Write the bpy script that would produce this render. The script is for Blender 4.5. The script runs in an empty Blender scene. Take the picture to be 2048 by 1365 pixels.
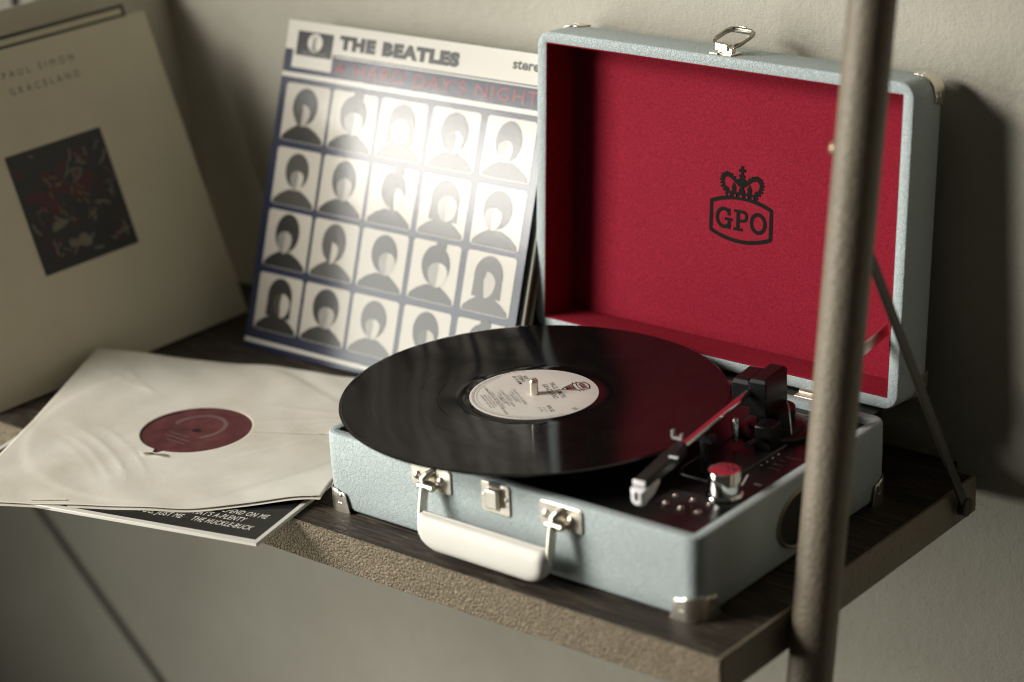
import bpy, math, random
from mathutils import Vector, Matrix
random.seed(7)
PI = math.pi
sc = bpy.context.scene
COL = sc.collection

# ------------------------------------------------------------------ camera
cam_d = bpy.data.cameras.new('camera')
cam = bpy.data.objects.new('camera', cam_d); COL.objects.link(cam)
cam.matrix_world = Matrix(((0.77770, -0.19230, 0.59850, 1.17990),
                           (0.62690, 0.30760, -0.71580, -1.17705),
                           (-0.04650, 0.93190, 0.35980, 0.77108),
                           (0, 0, 0, 1)))
cam_d.sensor_width = 36.0
cam_d.lens = 4671.24 * 36.0 / 2048.0
cam_d.clip_start = 0.05
cam_d.clip_end = 60
cam_d.dof.use_dof = True
cam_d.dof.focus_distance = 1.835
cam_d.dof.aperture_fstop = 3.0
sc.camera = cam

# ------------------------------------------------------------------ light
world = bpy.data.worlds.new('World'); sc.world = world
world.use_nodes = True
bg = world.node_tree.nodes['Background']
bg.inputs[0].default_value = (1.0, 0.96, 0.76, 1)
bg.inputs[1].default_value = 0.028

def area_lamp(name, loc, target, w, h, power, color, spread, roll=0.0):
    ld = bpy.data.lights.new(name, 'AREA')
    ld.shape = 'RECTANGLE'; ld.size = w; ld.size_y = h
    ld.energy = power; ld.color = color; ld.spread = math.radians(spread)
    o = bpy.data.objects.new(name, ld); COL.objects.link(o)
    d = Vector(target) - Vector(loc)
    o.location = loc
    o.rotation_euler = (d.to_track_quat('-Z', 'Y').to_matrix() @ Matrix.Rotation(math.radians(roll), 3, 'Z')).to_euler()
    return o
area_lamp('window_lamp', (-1.165, -1.225, 0.605), (0.40, 0.30, 0.02), 0.56, 0.19, 1.12, (1.0, 0.965, 0.885), 60, 4.0)
area_lamp('window_lamp', (-1.19, -1.20, 1.13), (0.40, 0.30, 0.00), 0.95, 0.48, 5.7, (1.0, 0.97, 0.91), 60)
area_lamp('window_lamp', (-1.19, -1.20, -0.04), (0.40, 0.30, -0.02), 0.85, 1.00, 4.6, (0.98, 0.98, 0.90), 76)

sc.render.engine = 'CYCLES'
sc.cycles.use_denoising = True
sc.cycles.use_adaptive_sampling = False
sc.cycles.filter_width = 1.1
sc.cycles.max_bounces = 8
sc.cycles.sample_clamp_indirect = 6.0
sc.view_settings.view_transform = 'Standard'
sc.view_settings.look = 'None'
sc.view_settings.exposure = 0.10
sc.view_settings.gamma = 1.0
sc.view_settings.use_curve_mapping = False

# ------------------------------------------------------------------ materials
def nt(name):
    m = bpy.data.materials.new(name); m.use_nodes = True
    t = m.node_tree
    return m, t, t.nodes['Principled BSDF']
def N(t, typ, **kw):
    n = t.nodes.new(typ)
    for k, v in kw.items():
        if k.startswith('i_'):
            n.inputs[k[2:].replace('_', ' ')].default_value = v
        else:
            setattr(n, k, v)
    return n
def coords(t, kind='Object', scale=None, rot=None):
    c = N(t, 'ShaderNodeTexCoord')
    out = c.outputs[kind]
    if scale is not None or rot is not None:
        mp = N(t, 'ShaderNodeMapping')
        if scale is not None: mp.inputs['Scale'].default_value = scale
        if rot is not None: mp.inputs['Rotation'].default_value = rot
        t.links.new(out, mp.inputs[0]); out = mp.outputs[0]
    return out
def noise(t, vec, scale, detail=3, rough=0.5, dist=0.0):
    n = N(t, 'ShaderNodeTexNoise'); n.inputs['Scale'].default_value = scale
    n.inputs['Detail'].default_value = detail; n.inputs['Roughness'].default_value = rough
    n.inputs['Distortion'].default_value = dist
    t.links.new(vec, n.inputs['Vector']); return n.outputs[0]
def voro(t, vec, scale, feature='F1', rand=1.0):
    n = N(t, 'ShaderNodeTexVoronoi'); n.feature = feature
    n.inputs['Scale'].default_value = scale; n.inputs['Randomness'].default_value = rand
    t.links.new(vec, n.inputs['Vector']); return n.outputs['Distance']
def ramp(t, fac, stops):
    r = N(t, 'ShaderNodeValToRGB'); e = r.color_ramp.elements
    while len(e) < len(stops): e.new(0.5)
    for k, (p, c) in enumerate(stops):
        e[k].position = p; e[k].color = (*c, 1) if len(c) == 3 else c
    t.links.new(fac, r.inputs[0]); return r.outputs[0]
def math_n(t, op, a, b=None):
    n = N(t, 'ShaderNodeMath'); n.operation = op
    for k, v in enumerate((a, b)):
        if v is None: continue
        if isinstance(v, (int, float)): n.inputs[k].default_value = v
        else: t.links.new(v, n.inputs[k])
    return n.outputs[0]
def mixc(t, fac, a, b, mode='MIX'):
    n = N(t, 'ShaderNodeMix'); n.data_type = 'RGBA'; n.blend_type = mode
    for idx, v in ((0, fac), (6, a), (7, b)):
        if isinstance(v, (int, float)): n.inputs[idx].default_value = v
        elif isinstance(v, tuple): n.inputs[idx].default_value = (*v, 1)
        else: t.links.new(v, n.inputs[idx])
    return n.outputs[2]
def bump(t, p, h, strength, dist):
    b = N(t, 'ShaderNodeBump'); b.inputs['Strength'].default_value = strength
    b.inputs['Distance'].default_value = dist
    t.links.new(h, b.inputs['Height'])
    t.links.new(b.outputs[0], p.inputs['Normal']); return b
def plain(name, col, rough=0.5, metal=0.0, grain=0.0, gscale=400, spec=0.5, coat=0.0, vary=0.0):
    m, t, p = nt(name)
    p.inputs['Base Color'].default_value = (*col, 1)
    p.inputs['Roughness'].default_value = rough
    p.inputs['Metallic'].default_value = metal
    p.inputs['Specular IOR Level'].default_value = spec
    p.inputs['Coat Weight'].default_value = coat
    p.inputs['Coat Roughness'].default_value = 0.08
    v = coords(t)
    if grain: bump(t, p, noise(t, v, gscale, 3), grain, 0.0006)
    if vary:
        f = noise(t, v, gscale * 0.12, 4)
        c = mixc(t, f, tuple(max(0, x * (1 - vary)) for x in col), tuple(min(1, x * (1 + vary)) for x in col))
        t.links.new(c, p.inputs['Base Color'])
        r = math_n(t, 'ADD', math_n(t, 'MULTIPLY', f, 0.25), rough - 0.12)
        t.links.new(r, p.inputs['Roughness'])
    return m

def leather(name, col, cell=520, strength=0.55, rough=0.5, grime=0.16):
    m, t, p = nt(name)
    v = coords(t)
    n0 = N(t, 'ShaderNodeTexNoise'); n0.inputs['Scale'].default_value = 90; n0.inputs['Detail'].default_value = 2
    t.links.new(v, n0.inputs['Vector'])
    add = N(t, 'ShaderNodeVectorMath'); add.operation = 'MULTIPLY_ADD'
    t.links.new(n0.outputs['Color'], add.inputs[0]); add.inputs[1].default_value = (0.006,) * 3
    t.links.new(v, add.inputs[2])
    e = voro(t, add.outputs[0], cell, 'DISTANCE_TO_EDGE')
    e2 = voro(t, add.outputs[0], cell * 0.42, 'DISTANCE_TO_EDGE')
    r1 = ramp(t, e, [(0.0, (0, 0, 0)), (0.10, (1, 1, 1))])
    r2 = ramp(t, e2, [(0.0, (0, 0, 0)), (0.055, (1, 1, 1))])
    h = math_n(t, 'ADD', math_n(t, 'MULTIPLY', r1, 0.55), math_n(t, 'MULTIPLY', r2, 0.6))
    h = math_n(t, 'ADD', h, math_n(t, 'MULTIPLY', noise(t, v, 60, 3), 0.35))
    bump(t, p, h, strength, 0.0005)
    f = noise(t, v, 22, 4)
    cc = mixc(t, f, tuple(x * 0.93 for x in col), tuple(min(1, x * 1.05) for x in col))
    fold = math_n(t, 'MULTIPLY', math_n(t, 'SUBTRACT', 1.0, math_n(t, 'MULTIPLY', r1, r2)), grime)
    t.links.new(mixc(t, fold, cc, tuple(x * 0.6 for x in col)), p.inputs['Base Color'])
    p.inputs['Roughness'].default_value = rough
    p.inputs['Specular IOR Level'].default_value = 0.4
    return m

M = {}
M['blue_leather'] = leather('blue_leather', (0.455, 0.522, 0.520), cell=430, strength=0.75)
M['white_leather'] = leather('white_leather', (0.76, 0.73, 0.665), cell=700, strength=0.25, grime=0.08)
def felt():
    m, t, p = nt('red_felt'); v = coords(t)
    f = noise(t, v, 620, 3, 0.75)
    f2 = noise(t, v, 14, 3)
    c = ramp(t, f, [(0.30, (0.165, 0.006, 0.015)), (0.70, (0.34, 0.017, 0.038))])
    t.links.new(mixc(t, math_n(t, 'MULTIPLY', f2, 0.35), c, (0.16, 0.005, 0.014)), p.inputs['Base Color'])
    p.inputs['Roughness'].default_value = 0.9; p.inputs['Specular IOR Level'].default_value = 0.15
    p.inputs['Sheen Weight'].default_value = 0.0; p.inputs['Sheen Tint'].default_value = (1, 0.45, 0.5, 1)
    bump(t, p, f, 0.3, 0.0003); return m
M['felt'] = felt()
M['nickel'] = plain('nickel', (0.82, 0.76, 0.655), 0.33, 1.0, vary=0.06, gscale=300)
M['chrome'] = plain('chrome', (0.86, 0.85, 0.82), 0.06, 1.0)
M['nickel_shaded'] = plain('nickel_shaded', (0.42, 0.385, 0.31), 0.3, 1.0)  # nickel with shade put into its colour: the clasp loop faces the dark
M['stud_metal'] = plain('stud_metal', (0.55, 0.46, 0.42), 0.16, 1.0)
M['black_plastic'] = plain('black_plastic', (0.008, 0.008, 0.008), 0.33, grain=0.06, gscale=900, spec=0.3)
M['deck_black'] = plain('deck_black', (0.010, 0.009, 0.009), 0.30, grain=0.03, gscale=600)
M['black_ink'] = plain('black_ink', (0.008, 0.008, 0.007), 0.8, spec=0.1)
M['grey_ink'] = plain('grey_ink', (0.30, 0.29, 0.27), 0.6)
M['pale_ink'] = plain('pale_ink', (0.62, 0.60, 0.55), 0.6)
M['red_ink'] = plain('red_ink', (0.33, 0.10, 0.08), 0.6)
M['grille'] = plain('grille', (0.010, 0.010, 0.009), 0.75, grain=0.4, gscale=900)
M['clear_plastic'] = plain('clear_plastic', (0.88, 0.84, 0.85), 0.25, coat=0.3)
M['label_paper'] = plain('label_paper', (0.70, 0.655, 0.60), 0.5, grain=0.05, gscale=900, vary=0.03)
M['board'] = plain('board', (0.33, 0.33, 0.27), 0.6, vary=0.08, gscale=200)
M['olive_board'] = plain('olive_board', (0.24, 0.25, 0.19), 0.6, vary=0.08, gscale=200)
M['dark_metal'] = plain('dark_metal', (0.055, 0.048, 0.038), 0.45, 0.6, grain=0.2, gscale=500)
M['bronze_bolt'] = plain('bronze_bolt', (0.35, 0.27, 0.17), 0.4, 0.8)
M['cable'] = plain('cable', (0.012, 0.012, 0.011), 0.5)

def vinyl():
    m, t, p = nt('vinyl'); v = coords(t)
    sep = N(t, 'ShaderNodeSeparateXYZ'); t.links.new(v, sep.inputs[0])
    x, y = sep.outputs[0], sep.outputs[1]
    r = math_n(t, 'SQRT', math_n(t, 'ADD', math_n(t, 'MULTIPLY', x, x), math_n(t, 'MULTIPLY', y, y)))
    # grooves: broad variation between tracks plus fine rings
    cmb = N(t, 'ShaderNodeCombineXYZ'); t.links.new(r, cmb.inputs[0])
    g1 = noise(t, cmb.outputs[0], 900, 4, 0.7)
    g2 = noise(t, cmb.outputs[0], 90, 2)
    grooved = math_n(t, 'MULTIPLY', math_n(t, 'GREATER_THAN', r, 0.0612), math_n(t, 'LESS_THAN', r, 0.1462))
    gap = None
    for rg_ in (0.0745, 0.0905, 0.1060, 0.1245):
        q = math_n(t, 'LESS_THAN', math_n(t, 'ABSOLUTE', math_n(t, 'SUBTRACT', r, rg_)), 0.00055)
        gap = q if gap is None else math_n(t, 'ADD', gap, q)
    grooved = math_n(t, 'MULTIPLY', grooved, math_n(t, 'SUBTRACT', 1.0, math_n(t, 'MULTIPLY', gap, 0.8)))
    dust = voro(t, v, 420)
    dmask = math_n(t, 'MULTIPLY', math_n(t, 'LESS_THAN', dust, 0.085), math_n(t, 'GREATER_THAN', noise(t, v, 30, 3), 0.56))
    smear = noise(t, v, 26, 4, 0.65)
    base = mixc(t, math_n(t, 'MULTIPLY', math_n(t, 'GREATER_THAN', smear, 0.5), 0.25), (0.005, 0.0047, 0.0045), (0.011, 0.010, 0.009))
    t.links.new(mixc(t, math_n(t, 'MULTIPLY', dmask, 0.30), base, (0.42, 0.38, 0.33)), p.inputs['Base Color'])
    rg = math_n(t, 'ADD', math_n(t, 'MULTIPLY', grooved, 0.07), math_n(t, 'ADD', math_n(t, 'MULTIPLY', g2, 0.05), 0.03))
    rg = math_n(t, 'ADD', rg, math_n(t, 'MULTIPLY', smear, 0.03))
    t.links.new(rg, p.inputs['Roughness'])
    t.links.new(math_n(t, 'MULTIPLY', grooved, 0.92), p.inputs['Anisotropic'])
    tg = N(t, 'ShaderNodeTangent'); tg.direction_type = 'RADIAL'; tg.axis = 'Z'
    t.links.new(tg.outputs[0], p.inputs['Tangent'])
    p.inputs['Anisotropic Rotation'].default_value = 0.25
    p.inputs['Coat Weight'].default_value = 0.06; p.inputs['Coat Roughness'].default_value = 0.04
    p.inputs['Specular IOR Level'].default_value = 0.17
    h = math_n(t, 'MULTIPLY', math_n(t, 'ADD', math_n(t, 'MULTIPLY', g1, 0.5), g2), grooved)
    bump(t, p, h, 0.03, 0.0003)
    return m
M['vinyl'] = vinyl()

def wood():
    m, t, p = nt('dark_wood')
    oi = N(t, 'ShaderNodeObjectInfo')
    v0 = coords(t, 'Object', (1, 9, 9))
    ad = N(t, 'ShaderNodeVectorMath'); ad.operation = 'ADD'
    t.links.new(v0, ad.inputs[0])
    mu = N(t, 'ShaderNodeMath'); mu.operation = 'MULTIPLY'; mu.inputs[1].default_value = 37.0
    t.links.new(oi.outputs['Random'], mu.inputs[0])
    t.links.new(mu.outputs[0], ad.inputs[1])
    v = ad.outputs[0]
    g = noise(t, v, 26, 6, 0.65, 0.8)
    g2 = noise(t, v, 7, 3, 0.5, 1.2)
    c = ramp(t, g, [(0.36, (0.010, 0.0075, 0.0055)), (0.52, (0.042, 0.031, 0.022)), (0.68, (0.115, 0.092, 0.068))])
    c = mixc(t, math_n(t, 'MULTIPLY', g2, 0.55), c, (0.030, 0.022, 0.015))
    # pale scuffs along the grain
    s = noise(t, coords(t, 'Object', (1.0, 20, 20)), 22, 5, 0.75)
    sm = ramp(t, s, [(0.60, (0, 0, 0)), (0.66, (1, 1, 1))])
    c = mixc(t, math_n(t, 'MULTIPLY', sm, 0.6), c, (0.24, 0.21, 0.16))
    t.links.new(c, p.inputs['Base Color'])
    t.links.new(math_n(t, 'ADD', math_n(t, 'MULTIPLY', g, 0.5), 0.36), p.inputs['Roughness'])
    p.inputs['Specular IOR Level'].default_value = 0.3
    bump(t, p, math_n(t, 'SUBTRACT', g, math_n(t, 'MULTIPLY', sm, 0.4)), 0.8, 0.0012)
    return m
M['wood'] = wood()

def hammered(name, col, scale, strength, metal=0.25, rough=0.45):
    m, t, p = nt(name); v = coords(t)
    n1 = noise(t, v, scale, 3, 0.6, 1.6)
    e = voro(t, v, scale * 0.8, 'DISTANCE_TO_EDGE')
    h = math_n(t, 'ADD', math_n(t, 'MULTIPLY', n1, 1.0), math_n(t, 'MULTIPLY', ramp(t, e, [(0, (0, 0, 0)), (0.25, (1, 1, 1))]), 0.45))
    bump(t, p, h, strength, 0.0026)
    f = noise(t, v, scale * 0.1, 4)
    c = mixc(t, f, tuple(x * 0.8 for x in col), tuple(x * 1.12 for x in col))
    c = mixc(t, ramp(t, n1, [(0.36, (0.75, 0.75, 0.75)), (0.46, (0, 0, 0))]), c, tuple(x * 0.62 for x in col))
    t.links.new(c, p.inputs['Base Color'])
    p.inputs['Metallic'].default_value = metal; p.inputs['Roughness'].default_value = rough
    return m
M['hammered'] = hammered('hammered_bronze', (0.33, 0.265, 0.18), 400, 1.0, 0.3, 0.45)
M['tube_paint'] = hammered('tube_bronze', (0.215, 0.178, 0.128), 220, 0.24, 0.1, 0.5)

def plaster():
    m, t, p = nt('plaster'); v = coords(t)
    big = noise(t, v, 3.2, 5, 0.6); med = noise(t, v, 19, 5, 0.65, 0.6)
    c = ramp(t, big, [(0.30, (0.37, 0.35, 0.285)), (0.70, (0.55, 0.528, 0.445))])
    c = mixc(t, math_n(t, 'MULTIPLY', med, 0.5), c, (0.45, 0.405, 0.34))
    scr = noise(t, coords(t, 'Object', (12, 1, 60), (0, 0.35, 0)), 5.0, 5, 0.7)
    c = mixc(t, ramp(t, scr, [(0.62, (0, 0, 0)), (0.72, (0.5, 0.5, 0.5))]), c, (0.33, 0.31, 0.255))
    t.links.new(c, p.inputs['Base Color'])
    p.inputs['Roughness'].default_value = 0.85; p.inputs['Specular IOR Level'].default_value = 0.2
    fine = noise(t, v, 400, 3, 0.6)
    brush = noise(t, coords(t, 'Object', (60, 1, 260), (0, 0.5, 0)), 3.0, 4, 0.6)
    lump = noise(t, v, 120, 3)
    h = math_n(t, 'ADD', math_n(t, 'MULTIPLY', fine, 0.55), math_n(t, 'ADD', math_n(t, 'MULTIPLY', brush, 0.35), math_n(t, 'MULTIPLY', lump, 0.7)))
    bump(t, p, h, 0.62, 0.0016)
    return m
M['plaster'] = plaster()

def paper():
    m, t, p = nt('sleeve_paper'); v = coords(t)
    f = noise(t, v, 9, 5, 0.6); f2 = noise(t, v, 300, 3)
    c = ramp(t, f, [(0.3, (0.58, 0.535, 0.44)), (0.65, (0.73, 0.70, 0.625))])
    t.links.new(c, p.inputs['Base Color']); p.inputs['Roughness'].default_value = 0.6
    p.inputs['Specular IOR Level'].default_value = 0.3
    bump(t, p, math_n(t, 'ADD', math_n(t, 'MULTIPLY', f2, 0.12), noise(t, v, 30, 5, 0.6, 1.2)), 0.22, 0.0014)
    return m
M['paper'] = paper()

def gloss(name, col):
    m, t, p = nt(name); v = coords(t)
    p.inputs['Base Color'].default_value = (*col, 1)
    p.inputs['Roughness'].default_value = 0.45
    p.inputs['Specular IOR Level'].default_value = 0.05
    p.inputs['Coat Weight'].default_value = 0.85; p.inputs['Coat Roughness'].default_value = 0.142
    h = math_n(t, 'ADD', noise(t, v, 22, 3, 0.6, 0.5), math_n(t, 'MULTIPLY', noise(t, v, 140, 4, 0.7), 0.35))
    b = bump(t, p, h, 0.022, 0.004)
    t.links.new(b.outputs[0], p.inputs['Coat Normal'])
    return m
M['gloss_blue'] = gloss('gloss_blue', (0.013, 0.018, 0.044))
M['gloss_white'] = gloss('gloss_white', (0.56, 0.53, 0.465))
M['gloss_cream'] = gloss('gloss_cream', (0.43, 0.395, 0.335))
M['gloss_black'] = gloss('gloss_black', (0.020, 0.019, 0.017))
M['gloss_dark'] = gloss('gloss_dark', (0.05, 0.047, 0.042))
M['gloss_tan'] = gloss('gloss_tan', (0.34, 0.31, 0.265))
M['gloss_grey'] = gloss('gloss_grey', (0.20, 0.19, 0.17))
M['gloss_red'] = gloss('gloss_red', (0.24, 0.028, 0.022))

def cream_card():
    m, t, p = nt('cream_card'); v = coords(t)
    f = noise(t, v, 7, 5, 0.6)
    t.links.new(ramp(t, f, [(0.3, (0.70, 0.64, 0.47)), (0.7, (0.80, 0.745, 0.57))]), p.inputs['Base Color'])
    p.inputs['Roughness'].default_value = 0.55; return m
M['cream_card'] = cream_card()
M['grey_card'] = plain('grey_card', (0.60, 0.56, 0.47), 0.6, vary=0.05, gscale=100)
M['edge_gap_black'] = plain('edge_gap_black', (0.008, 0.008, 0.007), 0.5)
M['cover_black'] = plain('cover_black', (0.014, 0.014, 0.015), 0.32, vary=0.2, gscale=200, coat=0.15)
M['cover_white'] = plain('cover_white', (0.70, 0.67, 0.60), 0.4, vary=0.04)
M['pic_dark'] = plain('pic_dark', (0.028, 0.030, 0.032), 0.5, vary=0.5, gscale=350)
M['pic_red'] = plain('pic_red', (0.085, 0.020, 0.024), 0.5, vary=0.4, gscale=400)
M['pic_pale'] = plain('pic_pale', (0.20, 0.175, 0.145), 0.5, vary=0.2, gscale=400)
M['pic_gold'] = plain('pic_gold', (0.20, 0.145, 0.06), 0.5, vary=0.3, gscale=400)
def red_label():
    m, t, p = nt('red_label'); v = coords(t)
    f = noise(t, v, 60, 4, 0.6)
    t.links.new(ramp(t, f, [(0.35, (0.080, 0.018, 0.022)), (0.7, (0.145, 0.042, 0.045))]), p.inputs['Base Color'])
    p.inputs['Roughness'].default_value = 0.4; return m
M['red_label'] = red_label()

# ------------------------------------------------------------------ mesh helpers
class MB:
    def __init__(s): s.v = []; s.f = []
    def add(s, vs, fs):
        o = len(s.v); s.v += [Vector(q) for q in vs]; s.f += [tuple(i + o for i in q) for q in fs]; return s
    def box(s, a, b):
        (x0, y0, z0), (x1, y1, z1) = a, b
        return s.add([(x0,y0,z0),(x1,y0,z0),(x1,y1,z0),(x0,y1,z0),(x0,y0,z1),(x1,y0,z1),(x1,y1,z1),(x0,y1,z1)],
                     [(0,3,2,1),(4,5,6,7),(0,1,5,4),(1,2,6,5),(2,3,7,6),(3,0,4,7)])
    def obox(s, c, ax, ay, az, hx, hy, hz):
        c, ax, ay, az = Vector(c), Vector(ax).normalized(), Vector(ay).normalized(), Vector(az).normalized()
        vs = [c + ax*i*hx + ay*j*hy + az*k*hz for k in (-1,1) for (i,j) in ((-1,-1),(1,-1),(1,1),(-1,1))]
        return s.add(vs, [(0,3,2,1),(4,5,6,7),(0,1,5,4),(1,2,6,5),(2,3,7,6),(3,0,4,7)])
    def tube(s, path, r, seg=12, cap=True, flat=1.0):
        path = [Vector(q) for q in path]; n = len(path)
        rs = r if isinstance(r, (list, tuple)) else [r]*n
        t0 = (path[1]-path[0]).normalized()
        up = Vector((0,0,1)) if abs(t0.z) < 0.9 else Vector((1,0,0))
        u = t0.cross(up).normalized(); vs = []; fs = []
        for i in range(n):
            t = (path[min(i+1,n-1)]-path[max(i-1,0)]).normalized()
            u = (u - t*u.dot(t)).normalized(); w = t.cross(u)
            for k in range(seg):
                a = 2*PI*k/seg
                vs.append(path[i] + (u*math.cos(a)*flat + w*math.sin(a))*rs[i])
        for i in range(n-1):
            for k in range(seg):
                k2 = (k+1) % seg
                fs.append((i*seg+k, i*seg+k2, (i+1)*seg+k2, (i+1)*seg+k))
        if cap:
            fs.append(tuple(range(seg-1,-1,-1))); fs.append(tuple((n-1)*seg+k for k in range(seg)))
        return s.add(vs, fs)
    def lathe(s, prof, c=(0,0,0), axis=(0,0,1), seg=32):
        c = Vector(c); az = Vector(axis).normalized()
        ax = az.orthogonal().normalized(); ay = az.cross(ax); vs = []; fs = []
        for (r, h) in prof:
            for k in range(seg):
                a = 2*PI*k/seg
                vs.append(c + ax*r*math.cos(a) + ay*r*math.sin(a) + az*h)
        n = len(prof)
        for i in range(n-1):
            for k in range(seg):
                k2 = (k+1) % seg
                fs.append((i*seg+k, i*seg+k2, (i+1)*seg+k2, (i+1)*seg+k))
        if prof[0][0] > 1e-7: fs.append(tuple(range(seg-1,-1,-1)))
        if prof[-1][0] > 1e-7: fs.append(tuple((n-1)*seg+k for k in range(seg)))
        return s.add(vs, fs)
    def loft(s, loops, cap0=False, cap1=False):
        n = len(loops[0]); vs = [q for l in loops for q in l]; fs = []
        for i in range(len(loops)-1):
            for k in range(n):
                k2 = (k+1) % n
                fs.append((i*n+k, i*n+k2, (i+1)*n+k2, (i+1)*n+k))
        if cap0: fs.append(tuple(range(n-1,-1,-1)))
        if cap1: fs.append(tuple((len(loops)-1)*n+k for k in range(n)))
        return s.add(vs, fs)
    def grid(s, rows):
        n = len(rows[0]); vs = [q for r in rows for q in r]
        fs = [(i*n+k, i*n+k+1, (i+1)*n+k+1, (i+1)*n+k) for i in range(len(rows)-1) for k in range(n-1)]
        return s.add(vs, fs)
    def poly(s, pts): return s.add(pts, [tuple(range(len(pts)))])
    def dome(s, c, axis, r, h, seg=16):
        prof = [(r, -0.0004), (r, 0.0)] + [(r*math.cos(a), h*math.sin(a)) for a in (PI*0.12, PI*0.24, PI*0.36, PI*0.45)] + [(1e-8, h)]
        return s.lathe(prof, c, axis, seg)

ORG = {}
def build(name, mb, mat, parent=None, smooth=True, bevel=0.0, local=False, sharp=35, segs=2, solid=0.0):
    me = bpy.data.meshes.new(name)
    o0 = Vector((0,0,0)) if (parent is None or local) else ORG.get(parent, Vector((0,0,0)))
    me.from_pydata([tuple(q - o0) for q in mb.v], [], mb.f)
    me.validate(); me.update()
    me.materials.append(M[mat] if isinstance(mat, str) else mat)
    if smooth:
        me.shade_smooth(); me.set_sharp_from_angle(angle=math.radians(sharp))
    o = bpy.data.objects.new(name, me); COL.objects.link(o)
    if parent is not None:
        o.parent = parent; ORG[o] = o0 if not local else Vector((0,0,0))
    if solid:
        md = o.modifiers.new('solid', 'SOLIDIFY'); md.thickness = solid; md.offset = 0
    if bevel:
        md = o.modifiers.new('bevel', 'BEVEL'); md.width = bevel; md.segments = segs
        md.limit_method = 'ANGLE'; md.angle_limit = math.radians(40); md.harden_normals = False
    return o
def thing(name, label, cat, loc, mat=None, group=None):
    o = bpy.data.objects.new(name, None); COL.objects.link(o)
    o.empty_display_size = 0.02
    if mat is None: o.location = loc
    else: o.matrix_world = mat
    o['label'] = label; o['category'] = cat
    if group: o['group'] = group
    ORG[o] = Vector(loc) if mat is None else Vector((0,0,0))
    return o
def rrect(x0, y0, x1, y1, r, n=6):
    pts = []
    for (cx, cy, a0) in ((x1-r, y0+r, -PI/2), (x1-r, y1-r, 0), (x0+r, y1-r, PI/2), (x0+r, y0+r, PI)):
        for k in range(n+1):
            a = a0 + PI/2*k/n
            pts.append((cx + r*math.cos(a), cy + r*math.sin(a)))
    return pts
def ribbon(pts, w, closed=False):
    """flat stroke polygons (2D) along a polyline; returns list of quads"""
    n = len(pts); P = [Vector(q) for q in pts]; L = []; R = []
    for i in range(n):
        if closed: a, b = P[(i-1) % n], P[(i+1) % n]
        else: a, b = P[max(i-1,0)], P[min(i+1,n-1)]
        d = (b-a)
        if d.length < 1e-9: d = Vector((1,0))
        d.normalize(); nn = Vector((-d.y, d.x))
        k = 1.0
        if (closed or 0 < i < n-1):
            e = (P[(i+1) % n]-P[i])
            if e.length > 1e-9:
                e.normalize(); k = 1/max(0.45, Vector((-e.y, e.x)).dot(nn))
        L.append(P[i]+nn*w/2*k); R.append(P[i]-nn*w/2*k)
    q = []
    for i in range(n if closed else n-1):
        j = (i+1) % n
        q.append([R[i], R[j], L[j], L[i]])
    return q
def arc(cx, cy, rx, ry, a0, a1, n=16):
    return [(cx + rx*math.cos(math.radians(a0+(a1-a0)*k/n)), cy + ry*math.sin(math.radians(a0+(a1-a0)*k/n))) for k in range(n+1)]
class Print:
    """flat ink shapes laid just over a surface: fn(x, y, lift) gives the 3D point"""
    def __init__(s, fn, lift=0.00012): s.fn = fn; s.lift = lift; s.mb = MB(); s.k = 0
    def poly(s, pts, step=True):
        if step: s.k += 1
        l = s.lift + s.k*4e-6
        s.mb.poly([s.fn(q[0], q[1], l) for q in pts]); return s
    def stroke(s, pts, w, closed=False):
        s.k += 1; l = s.lift + s.k*4e-6; vs = []; fs = []
        for q in ribbon(pts, w, closed):
            o = len(vs); vs += [s.fn(a[0], a[1], l) for a in q]; fs.append((o, o+1, o+2, o+3))
        s.mb.add(vs, fs); return s
    def ell(s, cx, cy, rx, ry, n=20, rot=0):
        c, d = math.cos(rot), math.sin(rot)
        return s.poly([(cx + rx*math.cos(2*PI*k/n)*c - ry*math.sin(2*PI*k/n)*d, cy + rx*math.cos(2*PI*k/n)*d + ry*math.sin(2*PI*k/n)*c) for k in range(n)])
    def rect(s, x0, y0, x1, y1): return s.poly([(x0,y0),(x1,y0),(x1,y1),(x0,y1)])
    def text(s, body, x, y, size, width=None, align='LEFT', bold=0.0, shear=0.0, rot=0.0, spacing=1.0):
        cu = bpy.data.curves.new('lettering', 'FONT'); cu.body = body; cu.size = 1.0
        cu.align_x = align; cu.offset = bold; cu.shear = shear; cu.resolution_u = 3; cu.space_character = spacing
        ob = bpy.data.objects.new('lettering', cu); COL.objects.link(ob)
        dg = bpy.context.evaluated_depsgraph_get(); dg.update()
        me = bpy.data.meshes.new_from_object(ob.evaluated_get(dg))
        vs = [q.co.copy() for q in me.vertices]; fs = [tuple(q.vertices) for q in me.polygons]
        bpy.data.objects.remove(ob); bpy.data.curves.remove(cu); bpy.data.meshes.remove(me)
        if not vs: return s
        sx = sy = size
        if width:
            w = max(q.x for q in vs) - min(q.x for q in vs)
            sx = width / w
        c, d = math.cos(rot), math.sin(rot); s.k += 1; l = s.lift + s.k*4e-6
        s.mb.add([s.fn(x + q.x*sx*c - q.y*sy*d, y + q.x*sx*d + q.y*sy*c, l) for q in vs], fs); return s
    def done(s, name, mat, parent, local=False):
        return build(name, s.mb, mat, parent, smooth=False, local=local)
def smooth01(x): x = max(0.0, min(1.0, x)); return x*x*(3-2*x)

# ------------------------------------------------------------------ wall
WY = 0.3470
wall = build('wall', MB().box((-3.2, WY, -1.6), (2.2, WY+0.12, 1.6)), 'plaster', smooth=False)
wall['kind'] = 'structure'

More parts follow.
